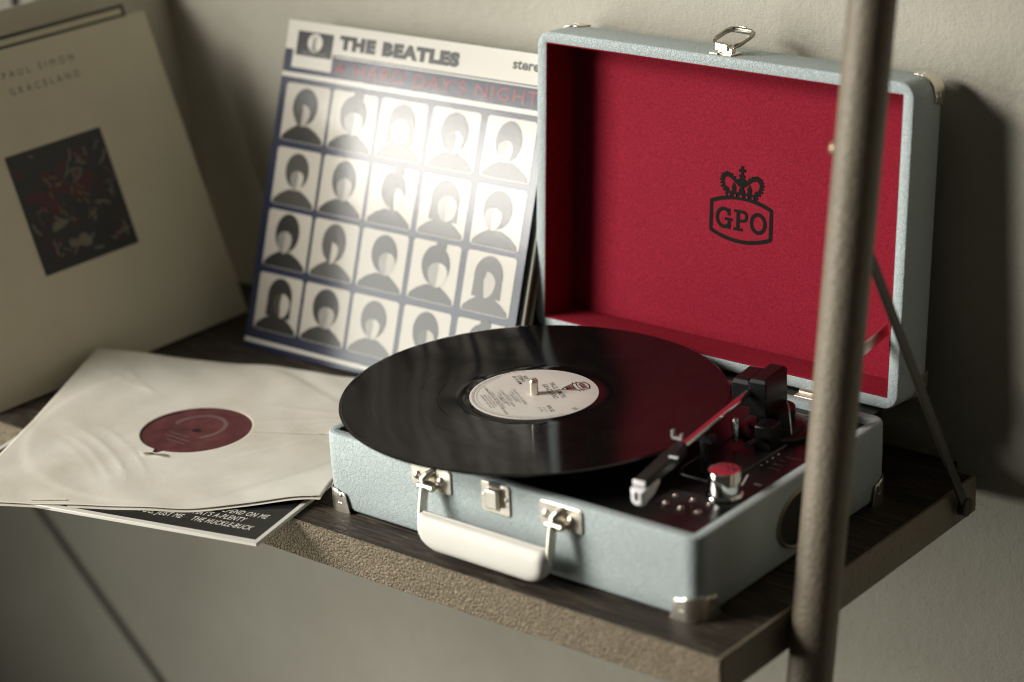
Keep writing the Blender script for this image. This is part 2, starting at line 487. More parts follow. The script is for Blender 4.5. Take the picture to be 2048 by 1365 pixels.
# ------------------------------------------------------------------ rack with shelf
SX0, SX1, SY0, SY1 = -1.09, 0.391, -0.0335, 0.323
rack = thing('rack_shelf', 'bronze metal rack shelf with dark wood planks and leaning tube post', 'shelf', (0.3, 0.15, -0.03))
build('front_rail', MB().box((SX0, SY0, -0.0295), (SX1, SY0+0.003, 0.0006)), 'hammered', rack, bevel=0.0007)
build('back_rail', MB().box((SX0+0.004, SY1-0.003, -0.0295), (SX1-0.004, SY1, -0.001)), 'dark_metal', rack)
build('gap_light_stop', MB().box((SX0+0.004, SY1+0.0003, -0.028), (SX1-0.030, WY-0.0005, -0.004)), 'wood', rack)  # added unseen filler, stops lamp light leaking up behind the shelf
for xa in (SX0, SX1-0.003):
    build('side_rail', MB().box((xa, SY0+0.0031, -0.0295), (xa+0.003, SY1, 0.0008)), 'tube_paint', rack, bevel=0.0006)
ys = [SY0+0.0033, 0.0022, 0.103, 0.212, SY1-0.0034]
for i in range(4):
    build('plank', MB().box((SX0+0.0034, ys[i]+0.0003, -0.021), (SX1-0.0034, ys[i+1]-0.0005, 0.0-0.0002*(i % 2))), 'wood', rack, bevel=0.0008)
PR = 0.0163
def post_y(z): return 0.0544 + (z+0.038)*0.165
for px_ in (SX1+PR+0.0006, SX0-PR-0.0006):
    zz = [-0.75 + 0.05*k for k in range(36)]
    po = build('post', MB().tube([(px_, post_y(z), z) for z in zz], PR, 40), 'tube_paint', rack, sharp=60)
    zb = 0.322
    side = Vector((-0.93, -0.37, 0))
    build('bolt', MB().dome(Vector((px_, post_y(zb), zb)) + side*(PR-0.0005), side, 0.0052, 0.0042), 'bronze_bolt', po)
for (bx, sx) in ((0.3975, 1), (SX0-0.0065, -1)):
    A, B = Vector((bx, 0.140, 0.2475)), Vector((bx, 0.2935, -0.0135))
    d = (B-A).normalized()
    br = build('brace', MB().obox((A+B)/2, (1,0,0), d.cross(Vector((1,0,0))), d, 0.0014, 0.0042, (B-A).length/2), 'dark_metal', rack, bevel=0.0005)
    mbp = MB().lathe([(0.0075, -0.0034), (0.0075, 0.0022), (0.0068, 0.0028), (1e-8, 0.003)], B, (sx,0,0), 20)
    build('pivot_bolt', mbp, 'dark_metal', br)
build('cross_brace', MB().tube([(-1.085, 0.3425, -0.098), (-0.81, 0.3425, -0.353), (-0.30, 0.3425, -0.826)], 0.0024, 8), 'dark_metal', rack)
build('upright_rod', MB().tube([(-0.735, 0.326, 0.001), (-0.715, 0.326, 0.30), (-0.68, 0.326, 0.9)], 0.0042, 8), 'dark_metal', rack)

# ------------------------------------------------------------------ record player
W, D, H = 0.3518, 0.2547, 0.0651
RIM = 0.0093
T, HY, HZ, DL, LD = 0.0787, 0.2664, 0.0654, 0.2540, 0.0432
ST, CT = math.sin(T), math.cos(T)
player = thing('record_player', 'pale blue suitcase record player with open red lined lid', 'record player', (W/2, D/2, 0))
def lid(x, h, d): return Vector((x, HY + h*ST + d*CT, HZ + h*CT - d*ST))
def bl(ins, z, r=0.0125):
    return [Vector((x, y, z)) for (x, y) in rrect(ins, ins, W-ins, D-ins, max(0.0008, r-ins))]
mb = MB().loft([bl(0.0045, 0.0012), bl(0.0026, 0.0022), bl(0.0017, 0.0045), bl(0.0006, 0.02), bl(0, 0.04), bl(0, H-0.0022), bl(0.0006, H-0.0008), bl(0.0018, H),
                bl(RIM-0.0008, H, 0.0102), bl(RIM, H-0.0008, 0.0102), bl(RIM, 0.055, 0.0102)], cap0=True)
base = build('case_base', mb, 'blue_leather', player, sharp=50)
deck = build('deck_plate', MB().box((RIM-0.0006, RIM-0.0006, 0.056), (W-RIM+0.0006, D-RIM+0.0006, 0.0592)), 'deck_black', player, bevel=0.0004)

def protector(mapf, w, h, corner, r, size, height, parent):
    """metal corner wrapped round the rounded vertical edge at one corner of a w x h box"""
    cx, cy, sx, sy = {'00': (0,0,1,1), '10': (w,0,-1,1), '11': (w,h,-1,-1), '01': (0,h,1,-1)}[corner]
    off = 0.0007; path = []
    def at(e):
        # e from -1 (along x side) to 1 (along y side)
        L = size - r; A = r*PI/2; tot = 2*L + A; q = (e+1)/2*tot
        if q < L: return (r + L - q, -off)
        if q < L + A:
            a = (q-L)/r; return (r - (r+off)*math.sin(a), r - (r+off)*math.cos(a))
        return (-off, r + (q-L-A))
    rows = []
    K = 36; J = 7
    for j in range(J+1):
        row = []
        for k in range(K+1):
            e = -1 + 2*k/K
            top = height*(1 - 0.10*smooth01((abs(e)-0.40)/0.2) - 0.80*smooth01((abs(e)-0.78)/0.22))
            z = -0.0004 + top*j/J
            x, y = at(e)
            # cup under the bottom edge
            row.append(mapf(cx + sx*x, cy + sy*y, z))
        rows.append(row)
    # bottom skirt turned inward
    skirt = []
    for k in range(K+1):
        e = -1 + 2*k/K; x, y = at(e)
        mx, my = 0.9*r, 0.9*r
        skirt.append(mapf(cx + sx*(x + (mx-x)*0.35), cy + sy*(y + (my-y)*0.35), -0.0004))
    rows.insert(0, skirt)
    flip = sx*sy < 0
    if flip: rows = [rw[::-1] for rw in rows]
    o = build('corner_protector', MB().grid(rows), 'nickel', parent, sharp=60, solid=0.0007)
    for e, ax in ((-0.62, 'y'), (0.62, 'x')):
        x, y = at(e)
        P = mapf(cx + sx*x, cy + sy*y, height*0.76)
        Q = mapf(cx + sx*(x - (0.001 if ax == 'x' else 0)), cy + sy*(y - (0.001 if ax == 'y' else 0)), height*0.76)
        build('rivet', MB().dome(P, Q-P, 0.0019, 0.0013), 'nickel', o)
        x2, y2 = at(e*1.02)
        x3, y3 = at(e*0.74)
        build('rib', MB().tube([mapf(cx + sx*x2, cy + sy*y2, height*0.40), mapf(cx + sx*x3, cy + sy*y3, height*0.40)], 0.0006, 8), 'nickel', o)
    return o
bmap = lambda x, y, z: Vector((x, y, z))
for c in ('00', '10', '11', '01'):
    protector(bmap, W, D, c, 0.0125, 0.0245, 0.0192, player)

# handle, brackets and latch on the front
def fpt(x, z, y): return Vector((x, -y, z))
handle = None
mbh = MB(); rows = []
gx0, gx1, zt = 0.1115, 0.2345, 0.0325
for i in range(41):
    u = i/40; x = gx0 + (gx1-gx0)*u
    e = min(x-gx0, gx1-x)
    R = 0.020
    zb = 0.0042 + (R - math.sqrt(max(0, R*R - (R-min(e, R))**2)))*0.92
    R2 = 0.004
    z1 = zt - (R2 - math.sqrt(max(0, R2*R2 - (R2-min(e, R2))**2)))
    hy = 0.0078*math.sqrt(max(0.02, 1 - (1-min(1, e/0.007))**2))
    hy = max(hy, 0.0022)
    zc, hz = (zb+z1)/2, max((z1-zb)/2, 0.001)
    row = []
    for k in range(28):
        a = 2*PI*k/28; ca, sa = math.cos(a), math.sin(a); n_ = 2.6
        row.append(Vector((x, -0.0165 + hy*math.copysign(abs(ca)**(2/n_), ca), zc + hz*math.copysign(abs(sa)**(2/n_), sa))))
    rows.append(row)
mbh.loft(rows, True, True)
handle = build('handle', mbh, 'white_leather', player, sharp=70)
build('grip_seam', MB().tube([(0.1150+0.0058*k, -0.0165, 0.0328) for k in range(21)], 0.00045, 6), 'white_leather', handle)
for (bx0, bx1, armx) in ((0.0918, 0.1310, 0.1128), (0.2146, 0.2532, 0.2338)):
    zb0, zb1 = 0.0428, 0.0622
    pl = MB().loft([[Vector((x, 0.0001, z)) for x, z in rrect(bx0, zb0, bx1, zb1, 0.003, 4)],
                    [Vector((x, -0.0010, z)) for x, z in rrect(bx0, zb0, bx1, zb1, 0.003, 4)],
                    [Vector((x, -0.0014, z)) for x, z in rrect(bx0+0.0006, zb0+0.0006, bx1-0.0006, zb1-0.0006, 0.0026, 4)]], True, True)
    plo = build('handle_bracket', pl, 'nickel', player, sharp=30)
    for rx_ in (bx0+0.0062, bx1-0.0100):
        build('rivet', MB().dome((rx_, -0.0013, 0.0527), (0,-1,0), 0.0037, 0.0024), 'nickel', plo)
    # pressed loop: a V shaped saddle that holds the strap pin
    cx_ = (bx0+bx1)/2 + 0.0003
    build('saddle', MB().tube([(cx_+0.0035, -0.0008, 0.0605), (cx_-0.0005, -0.0035, 0.0575), (cx_-0.0025, -0.0070, 0.0540), (cx_-0.001, -0.0075, 0.0505), (cx_+0.005, -0.0045, 0.0485), (cx_+0.009, -0.0014, 0.0475)],
                            [0.0022, 0.0030, 0.0036, 0.0036, 0.0030, 0.0022], 12), 'nickel', plo, sharp=60)
    build('pin', MB().tube([(armx-0.0065, -0.0092, 0.0492), (armx+0.0075, -0.0092, 0.0492)], 0.0028, 14), 'nickel', plo)
    st = [(armx, -0.0105, 0.0495), (armx, -0.0118, 0.044), (armx, -0.0135, 0.036), (armx, -0.0150, 0.026)]
    m2 = MB()
    for a, b in zip(st, st[1:]):
        a, b = Vector(a), Vector(b); dd = (b-a).normalized()
        m2.obox((a+b)/2, (1,0,0), dd.cross(Vector((1,0,0))), dd, 0.0008, 0.0047, (b-a).length/2+0.0002)
    build('strap', m2, 'nickel', handle, bevel=0.0003)
lx0, lx1, lz0, lz1 = 0.1602, 0.1870, 0.0398, 0.0638
lat = build('latch', MB().loft([[Vector((x, 0.0001, z)) for x, z in rrect(lx0, lz0, lx1, lz1, 0.0024, 4)],
                                [Vector((x, -0.0011, z)) for x, z in rrect(lx0, lz0, lx1, lz1, 0.0024, 4)],
                                [Vector((x, -0.0015, z)) for x, z in rrect(lx0+.0006, lz0+.0006, lx1-.0006, lz1-.0006, 0.0020, 4)]], True, True), 'nickel', player, sharp=30)
build('catch', MB().box((0.1672, -0.0068, 0.0452), (0.1795, -0.0012, 0.0607)), 'nickel', lat, bevel=0.0014, segs=3)
build('slot', MB().box((0.1700, -0.0018, 0.0428), (0.1775, -0.0012, 0.0440)), 'edge_gap_black', lat)
build('notch', MB().box((0.1680, -0.0017, 0.0612), (0.1790, -0.0009, 0.0648)), 'edge_gap_black', lat)
for x in (0.1632, 0.1842):
    build('rivet', MB().dome((x, -0.0014, 0.0535), (0,-1,0), 0.0017, 0.0013), 'nickel', lat)
# speaker hole on the right side
sp = MB().lathe([(0.0300, 0.0), (0.0300, 0.0012), (0.0288, 0.0020), (0.0276, 0.0014), (0.0272, 0.0004)], (W-0.0002, 0.1285, 0.0325), (1,0,0), 48)
sp.v = [Vector((q.x, q.y, 0.0325 + (q.z-0.0325)*0.74)) for q in sp.v]
spo = build('speaker_ring', sp, 'bronze_bolt', player)
sg = MB().lathe([(0.0274, 0.0006), (0.0200, 0.0011), (1e-8, 0.0013)], (W-0.0001, 0.1285, 0.0325), (1,0,0), 40)
sg.v = [Vector((q.x, q.y, 0.0325 + (q.z-0.0325)*0.74)) for q in sg.v]
build('speaker_grille', sg, 'grille', spo)

# ---- lid
def ll(ins, d, r=0.0125, sh=0.0):
    return [lid(x, h, d) for (x, h) in rrect(ins, ins, W-ins, DL-ins, max(0.0006, r-ins))]
lm = MB().loft([ll(0.0045, LD), ll(0.0016, LD-0.0006), ll(0.0004, LD-0.0022), ll(0, LD-0.004), ll(0, 0.0012), ll(0.0004, 0.0003), ll(0.0014, 0),
                ll(RIM-0.0010, 0, 0.0099), ll(RIM-0.0002, 0.0006, 0.0099), ll(RIM-0.0001, 0.004, 0.0099)], cap0=True)
lidp = build('lid', lm, 'blue_leather', player, sharp=50)
def li(ins, d): return [lid(x, h, d) for (x, h) in rrect(ins, ins, W-ins, DL-ins, 0.0007)]
lining = build('lid_lining', MB().loft([li(RIM-0.0008, 0.0012), li(RIM+0.0001, 0.0003), li(RIM+0.0009, 0.0008), li(RIM+0.0012, 0.0020), li(RIM+0.0010, 0.0385)], cap1=True), 'felt', lidp, sharp=60)
lmap = lambda x, h, z: lid(x, h, LD - z)
for c in ('10', '11', '01'):
    protector(lmap, W, DL, c, 0.0125, 0.0225, 0.0150, lidp)
# printed emblem on the lining
em = Print(lambda x, y, l: lid(x, y, 0.0385 - 0.00015 - l))
ecx = 0.1794
def E_(x, y): return (ecx + x, 0.1153 + y)
# badge outline
bt = [E_(-0.0287 + 0.0574*k/24, 0.0118 + 0.0058*(1-((k-12)/12)**2)) for k in range(25)]
bb = [E_(0.0287 - 0.0574*k/24, -0.0124 - 0.0060*(1-((k-12)/12)**2)) for k in range(25)]
def chaikin(P, it=2):
    for _ in range(it):
        Q = []
        for i in range(len(P)):
            a, b = P[i], P[(i+1) % len(P)]
            Q += [(a[0]*.75+b[0]*.25, a[1]*.75+b[1]*.25), (a[0]*.25+b[0]*.75, a[1]*.25+b[1]*.75)]
        P = Q
    return P
def resamp(P, step):
    out = []
    for i in range(len(P)):
        a, b = P[i], P[(i+1) % len(P)]; n_ = max(1, round(math.hypot(b[0]-a[0], b[1]-a[1])/step))
        out += [(a[0]+(b[0]-a[0])*k/n_, a[1]+(b[1]-a[1])*k/n_) for k in range(n_)]
    return out
em.stroke(chaikin(resamp(bt + bb, 0.0024)), 0.0033, closed=True)
# letters
def stroke_letters():
    lw = 0.0031
    gx, gy = ecx-0.0162, 0.1145
    em.stroke([(gx + 0.0066*math.cos(math.radians(a)), gy + 0.0074*math.sin(math.radians(a))) for a in range(48, 318, 12)], lw)
    em.rect(gx+0.0033, gy+0.0024, gx+0.0060, gy+0.0084)
    em.rect(gx+0.0036, gy-0.0088, gx+0.0066, gy-0.0004)
    em.rect(gx+0.0006, gy-0.0018, gx+0.0082, gy+0.0006)
    px_ = ecx-0.0005
    em.rect(px_-0.0038, gy-0.0082, px_-0.0006, gy+0.0082)
    em.rect(px_-0.0062, gy+0.0062, px_+0.0006, gy+0.0086)
    em.rect(px_-0.0064, gy-0.0088, px_+0.0024, gy-0.0064)
    em.stroke([(px_-0.0012, gy+0.0074), (px_+0.0022, gy+0.0074)] + arc(px_+0.0024, gy+0.0036, 0.0036, 0.0038, 90, -90, 10) + [(px_-0.0012, gy-0.0002)], 0.0026)
    ox = ecx+0.0166
    em.stroke([(ox + 0.0064*math.cos(2*PI*k/28), gy + 0.0075*math.sin(2*PI*k/28)) for k in range(28)], lw, closed=True)
stroke_letters()
# crown
cy0 = 0.1153 + 0.0180
em.poly([(ecx-0.0150, cy0-0.0016), (ecx+0.0150, cy0-0.0016), (ecx+0.0152, cy0+0.0042), (ecx-0.0152, cy0+0.0042)])
for sgn in (-1, 1):
    a1 = [(ecx+sgn*x, cy0+y) for x, y in ((0.0138, 0.0035), (0.0172, 0.0075), (0.0186, 0.0120), (0.0172, 0.0158), (0.0138, 0.0172), (0.0098, 0.0160), (0.0055, 0.0128), (0.0020, 0.0100))]
    em.stroke(a1, 0.0028)
    for k in range(15):
        u = k/14*(len(a1)-1.01); i = int(u); f = u-i
        x = a1[i][0]+(a1[i+1][0]-a1[i][0])*f; y = a1[i][1]+(a1[i+1][1]-a1[i][1])*f
        dx, dy = x-(ecx+sgn*0.0105), y-(cy0+0.0085); l = math.hypot(dx, dy)
        em.ell(x+dx/l*0.0020, y+dy/l*0.0020, 0.00105, 0.00105, 10)
    em.poly([(ecx+sgn*0.0075, cy0+0.0040), (ecx+sgn*0.0098, cy0+0.0075), (ecx+sgn*0.0075, cy0+0.0122), (ecx+sgn*0.0050, cy0+0.0075)])
    em.ell(ecx+sgn*0.0075, cy0+0.0052, 0.0024, 0.0011, 12)
    em.poly([(ecx+sgn*0.0118, cy0+0.0040), (ecx+sgn*0.0150, cy0+0.0040), (ecx+sgn*0.0150, cy0+0.0080), (ecx+sgn*0.0128, cy0+0.0070)])
em.poly([(ecx-0.0032, cy0+0.0040), (ecx+0.0032, cy0+0.0040), (ecx+0.0018, cy0+0.0085), (ecx+0.0020, cy0+0.0115), (ecx-0.0020, cy0+0.0115), (ecx-0.0018, cy0+0.0085)])
em.ell(ecx, cy0+0.0138, 0.0040, 0.0028, 18)
em.ell(ecx, cy0+0.0178, 0.0030, 0.0018, 18)
em.poly([(ecx-0.0011, cy0+0.0185), (ecx+0.0011, cy0+0.0185), (ecx+0.0013, cy0+0.0262), (ecx-0.0013, cy0+0.0262)])
em.poly([(ecx-0.0032, cy0+0.0212), (ecx+0.0032, cy0+0.0212), (ecx+0.0032, cy0+0.0238), (ecx-0.0032, cy0+0.0238)])
em.done('emblem', 'black_ink', lining)
ed = Print(lambda x, y, l: lid(x, y, 0.0385 - 0.00015 - l), lift=0.0009)
for k in range(5):
    ed.ell(ecx-0.0112+0.0056*k, cy0+0.0014, 0.00095 + (0.0004 if k == 2 else 0), 0.0010, 10)
ed.done('emblem_dots', 'felt', lining)
# clasp on the lid top
def lt(x, d, up): return lid(x, DL + up, d)
cxx = 0.1785
cl = MB()
cl.box((0,0,0), (0,0,0)); cl.v = []; cl.f = []
for (xa, xb) in ((cxx-0.0105, cxx-0.0022), (cxx+0.0022, cxx+0.0105)):
    q = [lt(x, d, u) for u in (0.0, 0.0016) for (x, d) in ((xa, 0.0022), (xb, 0.0022), (xb, 0.0175), (xa, 0.0175))]
    cl.add(q, [(0,3,2,1),(4,5,6,7),(0,1,5,4),(1,2,6,5),(2,3,7,6),(3,0,4,7)])
q = [lt(x, d, u) for u in (0.0002, 0.0012) for (x, d) in ((cxx-0.0022, 0.004), (cxx+0.0022, 0.004), (cxx+0.0022, 0.0175), (cxx-0.0022, 0.0175))]
cl.add(q, [(0,3,2,1),(4,5,6,7),(0,1,5,4),(1,2,6,5),(2,3,7,6),(3,0,4,7)])
clasp = build('clasp', cl, 'nickel', lidp, bevel=0.0005)
q = [lt(x, d, u) for u in (0.0028, 0.0088) for (x, d) in ((cxx-0.0070, 0.0048), (cxx+0.0055, 0.0048), (cxx+0.0055, 0.0115), (cxx-0.0070, 0.0115))]
build('clasp_body', MB().add(q, [(0,3,2,1),(4,5,6,7),(0,1,5,4),(1,2,6,5),(2,3,7,6),(3,0,4,7)]), 'nickel', clasp, bevel=0.0008)
q = [lt(x, d, u) for u in (0.0012, 0.0060) for (x, d) in ((cxx-0.0050, 0.0060), (cxx+0.0095, 0.0060), (cxx+0.0095, 0.0108), (cxx-0.0050, 0.0108))]
build('clasp_pin', MB().add(q, [(0,3,2,1),(4,5,6,7),(0,1,5,4),(1,2,6,5),(2,3,7,6),(3,0,4,7)]), 'nickel', clasp, bevel=0.0008)
lp = [(-0.0070, 0.0050, 0.0098), (-0.0082, 0.0085, 0.0116), (-0.0086, 0.0230, 0.0150), (-0.0080, 0.0285, 0.0158), (-0.0055, 0.0312, 0.0156), (0.0090, 0.0322, 0.0150), (0.0128, 0.0300, 0.0142), (0.0136, 0.0255, 0.0130), (0.0128, 0.0110, 0.0086), (0.0100, 0.0070, 0.0070)]
build('clasp_loop', MB().tube([lt(cxx+a, b, c) for a, b, c in lp], 0.0024, 8, flat=0.55), 'nickel_shaded', clasp, sharp=40)
q = [lt(x, d, u) for u in (0.0132, 0.0188) for (x, d) in ((cxx-0.0030, 0.0318), (cxx+0.0042, 0.0318), (cxx+0.0042, 0.0338), (cxx-0.0030, 0.0338))]
build('clasp_tab', MB().add(q, [(0,3,2,1),(4,5,6,7),(0,1,5,4),(1,2,6,5),(2,3,7,6),(3,0,4,7)]), 'nickel', clasp, bevel=0.0005)
build('hinge_light_block', MB().box((0.014, D+0.0003, 0.048), (W-0.014, HY+0.0025, 0.0642)), 'black_plastic', player)  # added strip filling the hinge gap, keeps light from leaking under the lid
# hinges and lid stay
for hx in (0.06, 0.287):
    build('hinge', MB().box((hx-0.018, D-0.004, 0.0652), (hx+0.018, HY+0.006, 0.0668)).tube([(hx-0.018, D+0.006, 0.0662), (hx+0.018, D+0.006, 0.0662)], 0.0032, 10), 'nickel', player, bevel=0.0004)
A, B = Vector((0.3335, 0.2830, 0.1245)), Vector((0.3335, 0.2250, 0.1165)); C_ = Vector((0.3335, 0.2200, 0.062))
d = (B-A).normalized()
stay = MB().obox((A+B)/2, (1,0,0), d, d.cross(Vector((1,0,0))), 0.0008, (B-A).length/2, 0.0050)
d2 = (C_-B).normalized()
stay.obox((B+C_)/2, (1,0,0), d2, d2.cross(Vector((1,0,0))), 0.0008, (C_-B).length/2, 0.0045)
build('lid_stay', stay, 'nickel', player, bevel=0.0004)

# ---- deck furniture
plat = build('platter', MB().lathe([(0.090, 0.0), (0.0925, 0.004), (0.0925, 0.012), (0.0905, 0.0165), (1e-8, 0.0168)], (0.1232, 0.1105, 0.0592), (0,0,1), 64), 'black_plastic', player)
build('slipmat', MB().lathe([(0.0880, 0.0), (0.0885, 0.0008), (0.0870, 0.0015), (1e-8, 0.0015)], (0.1232, 0.1105, 0.0760), (0,0,1), 64), 'deck_black', plat)
RC = Vector((0.1232, 0.1100, 0.0826))
spin = MB().lathe([(0.0036, -0.006), (0.0036, 0.0100)] + [(0.0036*math.cos(a), 0.0100+0.0034*math.sin(a)) for a in (0.25, 0.55, 0.85, 1.15, 1.4)] + [(1e-8, 0.0134)], RC+Vector((0,0,0.0018)), (0,0,1), 28)
build('spindle', spin, 'nickel', player, sharp=60)
# knob
kc = Vector((0.3186, 0.0815, 0.0593))
kp = build('knob', MB().lathe([(0.0136, 0), (0.0138, 0.0016), (0.0130, 0.0028), (0.0121, 0.0033), (0.0119, 0.0195), (0.0114, 0.0205), (0.0102, 0.0207), (1e-8, 0.0203)], kc, (0,0,1), 48), 'chrome', player, sharp=40)
build('knob_skirt', MB().lathe([(0.0152, -0.0001), (0.0152, 0.0005), (0.0138, 0.0008)], kc, (0,0,1), 40), 'black_plastic', kp)
# recessed jack panel with six studs
pan = MB().loft([[Vector((x, y, 0.0592)) for x, y in rrect(0.2800, 0.0390, 0.3285, 0.0725, 0.003, 4)],
                 [Vector((x, y, 0.0595)) for x, y in rrect(0.2804, 0.0394, 0.3281, 0.0721, 0.003, 4)],
                 [Vector((x, y, 0.0595)) for x, y in rrect(0.2816, 0.0406, 0.3269, 0.0709, 0.002, 4)],
                 [Vector((x, y, 0.0593)) for x, y in rrect(0.2820, 0.0410, 0.3265, 0.0705, 0.002, 4)]], False, True)
pano = build('jack_panel', pan, 'deck_black', player, sharp=30)
for (x, y) in ((0.2904, 0.0484), (0.2893, 0.0623), (0.3043, 0.0475), (0.3039, 0.0632), (0.3182, 0.0488), (0.3183, 0.0636)):
    j = build('jack_stud', MB().lathe([(0.0031, 0), (0.0031, 0.0004), (0.0020, 0.0006), (0.0018, 0.0013), (0.0012, 0.0017), (1e-8, 0.0018)], (x, y, 0.0592), (0,0,1), 20), 'stud_metal', pano, sharp=50)
for (x, y) in ((0.3375, 0.0170), (0.0170, 0.0165), (0.3380, 0.2380)):
    build('screw', MB().dome((x, y, 0.0592), (0,0,1), 0.0022, 0.0009), 'chrome', player)
# printing on the deck
dp = Print(lambda x, y, l: Vector((x, y, 0.0592 + l)))
for k, wd in enumerate(('33', '45', '78', 'AUTO STOP')):
    dp.text(('RECORD', 'AUX IN', 'BT', 'ON OFF AUTO')[k] if False else ('- - - - -', '- - - -', '- - -', '- - - - - - -')[k], 0.3185, 0.1385+0.0077*k, 0.0034, bold=0.01)
    dp.ell(0.3118, 0.1385+0.0077*k+0.0012, 0.0007, 0.0007, 10)
dp.text('ON', 0.3255, 0.1085, 0.0036, bold=0.01)
dp.stroke([(0.3195, 0.1020), (0.3130, 0.1200)], 0.0012)
dp.done('deck_print', 'pale_ink', deck)
# tonearm
ta = build('tonearm_base', MB().lathe([(0.0300, 0), (0.0300, 0.0030), (0.0285, 0.0042), (0.0215, 0.0046), (0.0205, 0.0075), (0.0150, 0.0085), (0.0145, 0.0200), (1e-8, 0.0202)], (0.2860, 0.2000, 0.0592), (0,0,1), 48), 'black_plastic', player, sharp=40)
ax = Vector((0.0125, -0.0974, 0)).normalized()       # along the arm towards the head
ay = Vector((-ax.y, ax.x, 0))
def P_(o, a, b, z): return Vector(o) + ax*a + ay*b + Vector((0,0,z))
pv = (0.2728, 0.1955, 0.0012)
def hull(a0, a1, b0, b1, z0, z1, ch):
    m = MB(); lo = [(a0,b0),(a1,b0),(a1,b1),(a0,b1)]
    m.loft([[P_(pv, a, b, z0) for a, b in lo], [P_(pv, a, b, z1-ch) for a, b in lo],
            [P_(pv, a0+ch if a == a0 else a-ch*0.6, b+(ch*0.5 if b == b0 else -ch*0.5), z1) for a, b in lo]], True, True)
    return m
build('pivot_housing', hull(-0.020, 0.0175, 0.0005, 0.0150, 0.076, 0.1060, 0.003), 'black_plastic', ta, bevel=0.0008, sharp=30)
build('counterweight', hull(-0.016, 0.0155, -0.0150, 0.0002, 0.082, 0.1030, 0.0035), 'black_plastic', ta, bevel=0.0008, sharp=30)
build('arm_tube', MB().tube([Vector((0.2752, 0.1775, 0.0950)), Vector((0.2878, 0.0735, 0.0925))], 0.0029, 18), 'chrome', ta)
rest = MB().tube([(0.2830, 0.1080, 0.0592), (0.2830, 0.1080, 0.0840)], 0.0032, 12)
rest.obox((0.2845, 0.1080, 0.0868), (1,0,0), (0,1,0), (0,0,1), 0.0075, 0.0035, 0.0030)
build('arm_rest', rest, 'black_plastic', player, bevel=0.0005)
clipm = MB().obox((0.2825, 0.0760, 0.0975), (1,0,0), (0,1,0), (0,0,1), 0.0045, 0.0016, 0.0009).obox((0.2785, 0.0760, 0.1002), (1,0,0), (0,1,0), (0,0,1), 0.0009, 0.0016, 0.0030).obox((0.2862, 0.0760, 0.0995), (1,0,0), (0,1,0), (0,0,1), 0.0008, 0.0015, 0.0022)
build('arm_clip', clipm, 'grey_ink', ta, bevel=0.0003)
h0, h1 = Vector((0.2876, 0.0745, 0.0922)), Vector((0.2940, 0.0135, 0.0882))
hd = (h1-h0).normalized(); hs = hd.cross(Vector((0,0,1))).normalized(); hu = hs.cross(hd)
hb = MB(); loops = []
for f, w_, t_ in ((0, 0.0042, 0.0042), (0.18, 0.0058, 0.0042), (0.30, 0.0068, 0.0040), (0.55, 0.0060, 0.0036), (0.80, 0.0056, 0.0032), (1.0, 0.0052, 0.0028)):
    c = h0 + (h1-h0)*f
    loops.append([c + hs*w_*i + hu*t_*j for i, j in ((-1,-1),(1,-1),(1,0.6),(0.75,1),(-0.75,1),(-1,0.6))])
hb.loft(loops, True, True)
head = build('headshell', hb, 'black_plastic', ta, bevel=0.0006, sharp=30)
build('finger_lift', MB().obox(h1 + hu*0.0012 + hd*0.0006, hs, hd, hu, 0.0050, 0.0010, 0.0020), 'clear_plastic', head, bevel=0.0005)
build('index_mark', MB().obox(h0 + hd*0.024 - hs*0.0062 + hu*0.0046, hs, hd, hu, 0.0036, 0.0009, 0.0004), 'clear_plastic', head)
sgl = []
for f, w_, zt_, zb_ in ((-0.018, 0.0056, -0.0022, -0.0070), (-0.008, 0.0066, -0.0022, -0.0120), (0.0035, 0.0058, -0.0022, -0.0155), (0.0060, 0.0036, -0.0040, -0.0135)):
    c = h1 + hd*f
    sgl.append([c + hs*w_*i + hu*z for i, z in ((-1, zb_*0.85), (-0.5, zb_), (0.5, zb_), (1, zb_*0.85), (1, zt_), (-1, zt_))])
build('stylus_guard', MB().loft(sgl, True, True), 'clear_plastic', head, bevel=0.0006, sharp=30)
build('stylus_slot', MB().obox(h1 + hd*0.0056 + hu*(-0.0068), hs, hd, hu, 0.0012, 0.0006, 0.0030), 'black_plastic', head)
# lever and wires beside the pivot
build('cue_lever', MB().tube([(0.2990, 0.1700, 0.0650), (0.3010, 0.1500, 0.0735), (0.3035, 0.1330, 0.0755)], [0.0018, 0.0018, 0.0024], 10), 'black_plastic', ta)
build('cue_bracket', MB().obox((0.2975, 0.1705, 0.0690), ax, ay, (0,0,1), 0.0090, 0.0070, 0.0095), 'black_plastic', ta, bevel=0.001)
build('cue_post', MB().lathe([(0.0030, 0), (0.0030, 0.016), (0.0022, 0.019), (1e-8, 0.0192)], (0.2785, 0.1560, 0.0640), (0,0,1), 16), 'chrome', ta)
build('arm_wire', MB().tube([(0.2960, 0.1990, 0.086), (0.3000, 0.1960, 0.082), (0.3040, 0.1920, 0.072), (0.3060, 0.1900, 0.0640)], 0.0005, 6), 'pale_ink', ta)
build('trough', MB().loft([[Vector((x, y, 0.0592)) for x, y in rrect(0.2630, 0.0930, 0.3085, 0.2380, 0.012, 5)],
                           [Vector((x, y, 0.0606)) for x, y in rrect(0.2636, 0.0936, 0.3079, 0.2374, 0.012, 5)],
                           [Vector((x, y, 0.0606)) for x, y in rrect(0.2656, 0.0956, 0.3059, 0.2354, 0.011, 5)],
                           [Vector((x, y, 0.0597)) for x, y in rrect(0.2662, 0.0962, 0.3053, 0.2348, 0.011, 5)]], False, True), 'deck_black', player, sharp=30)

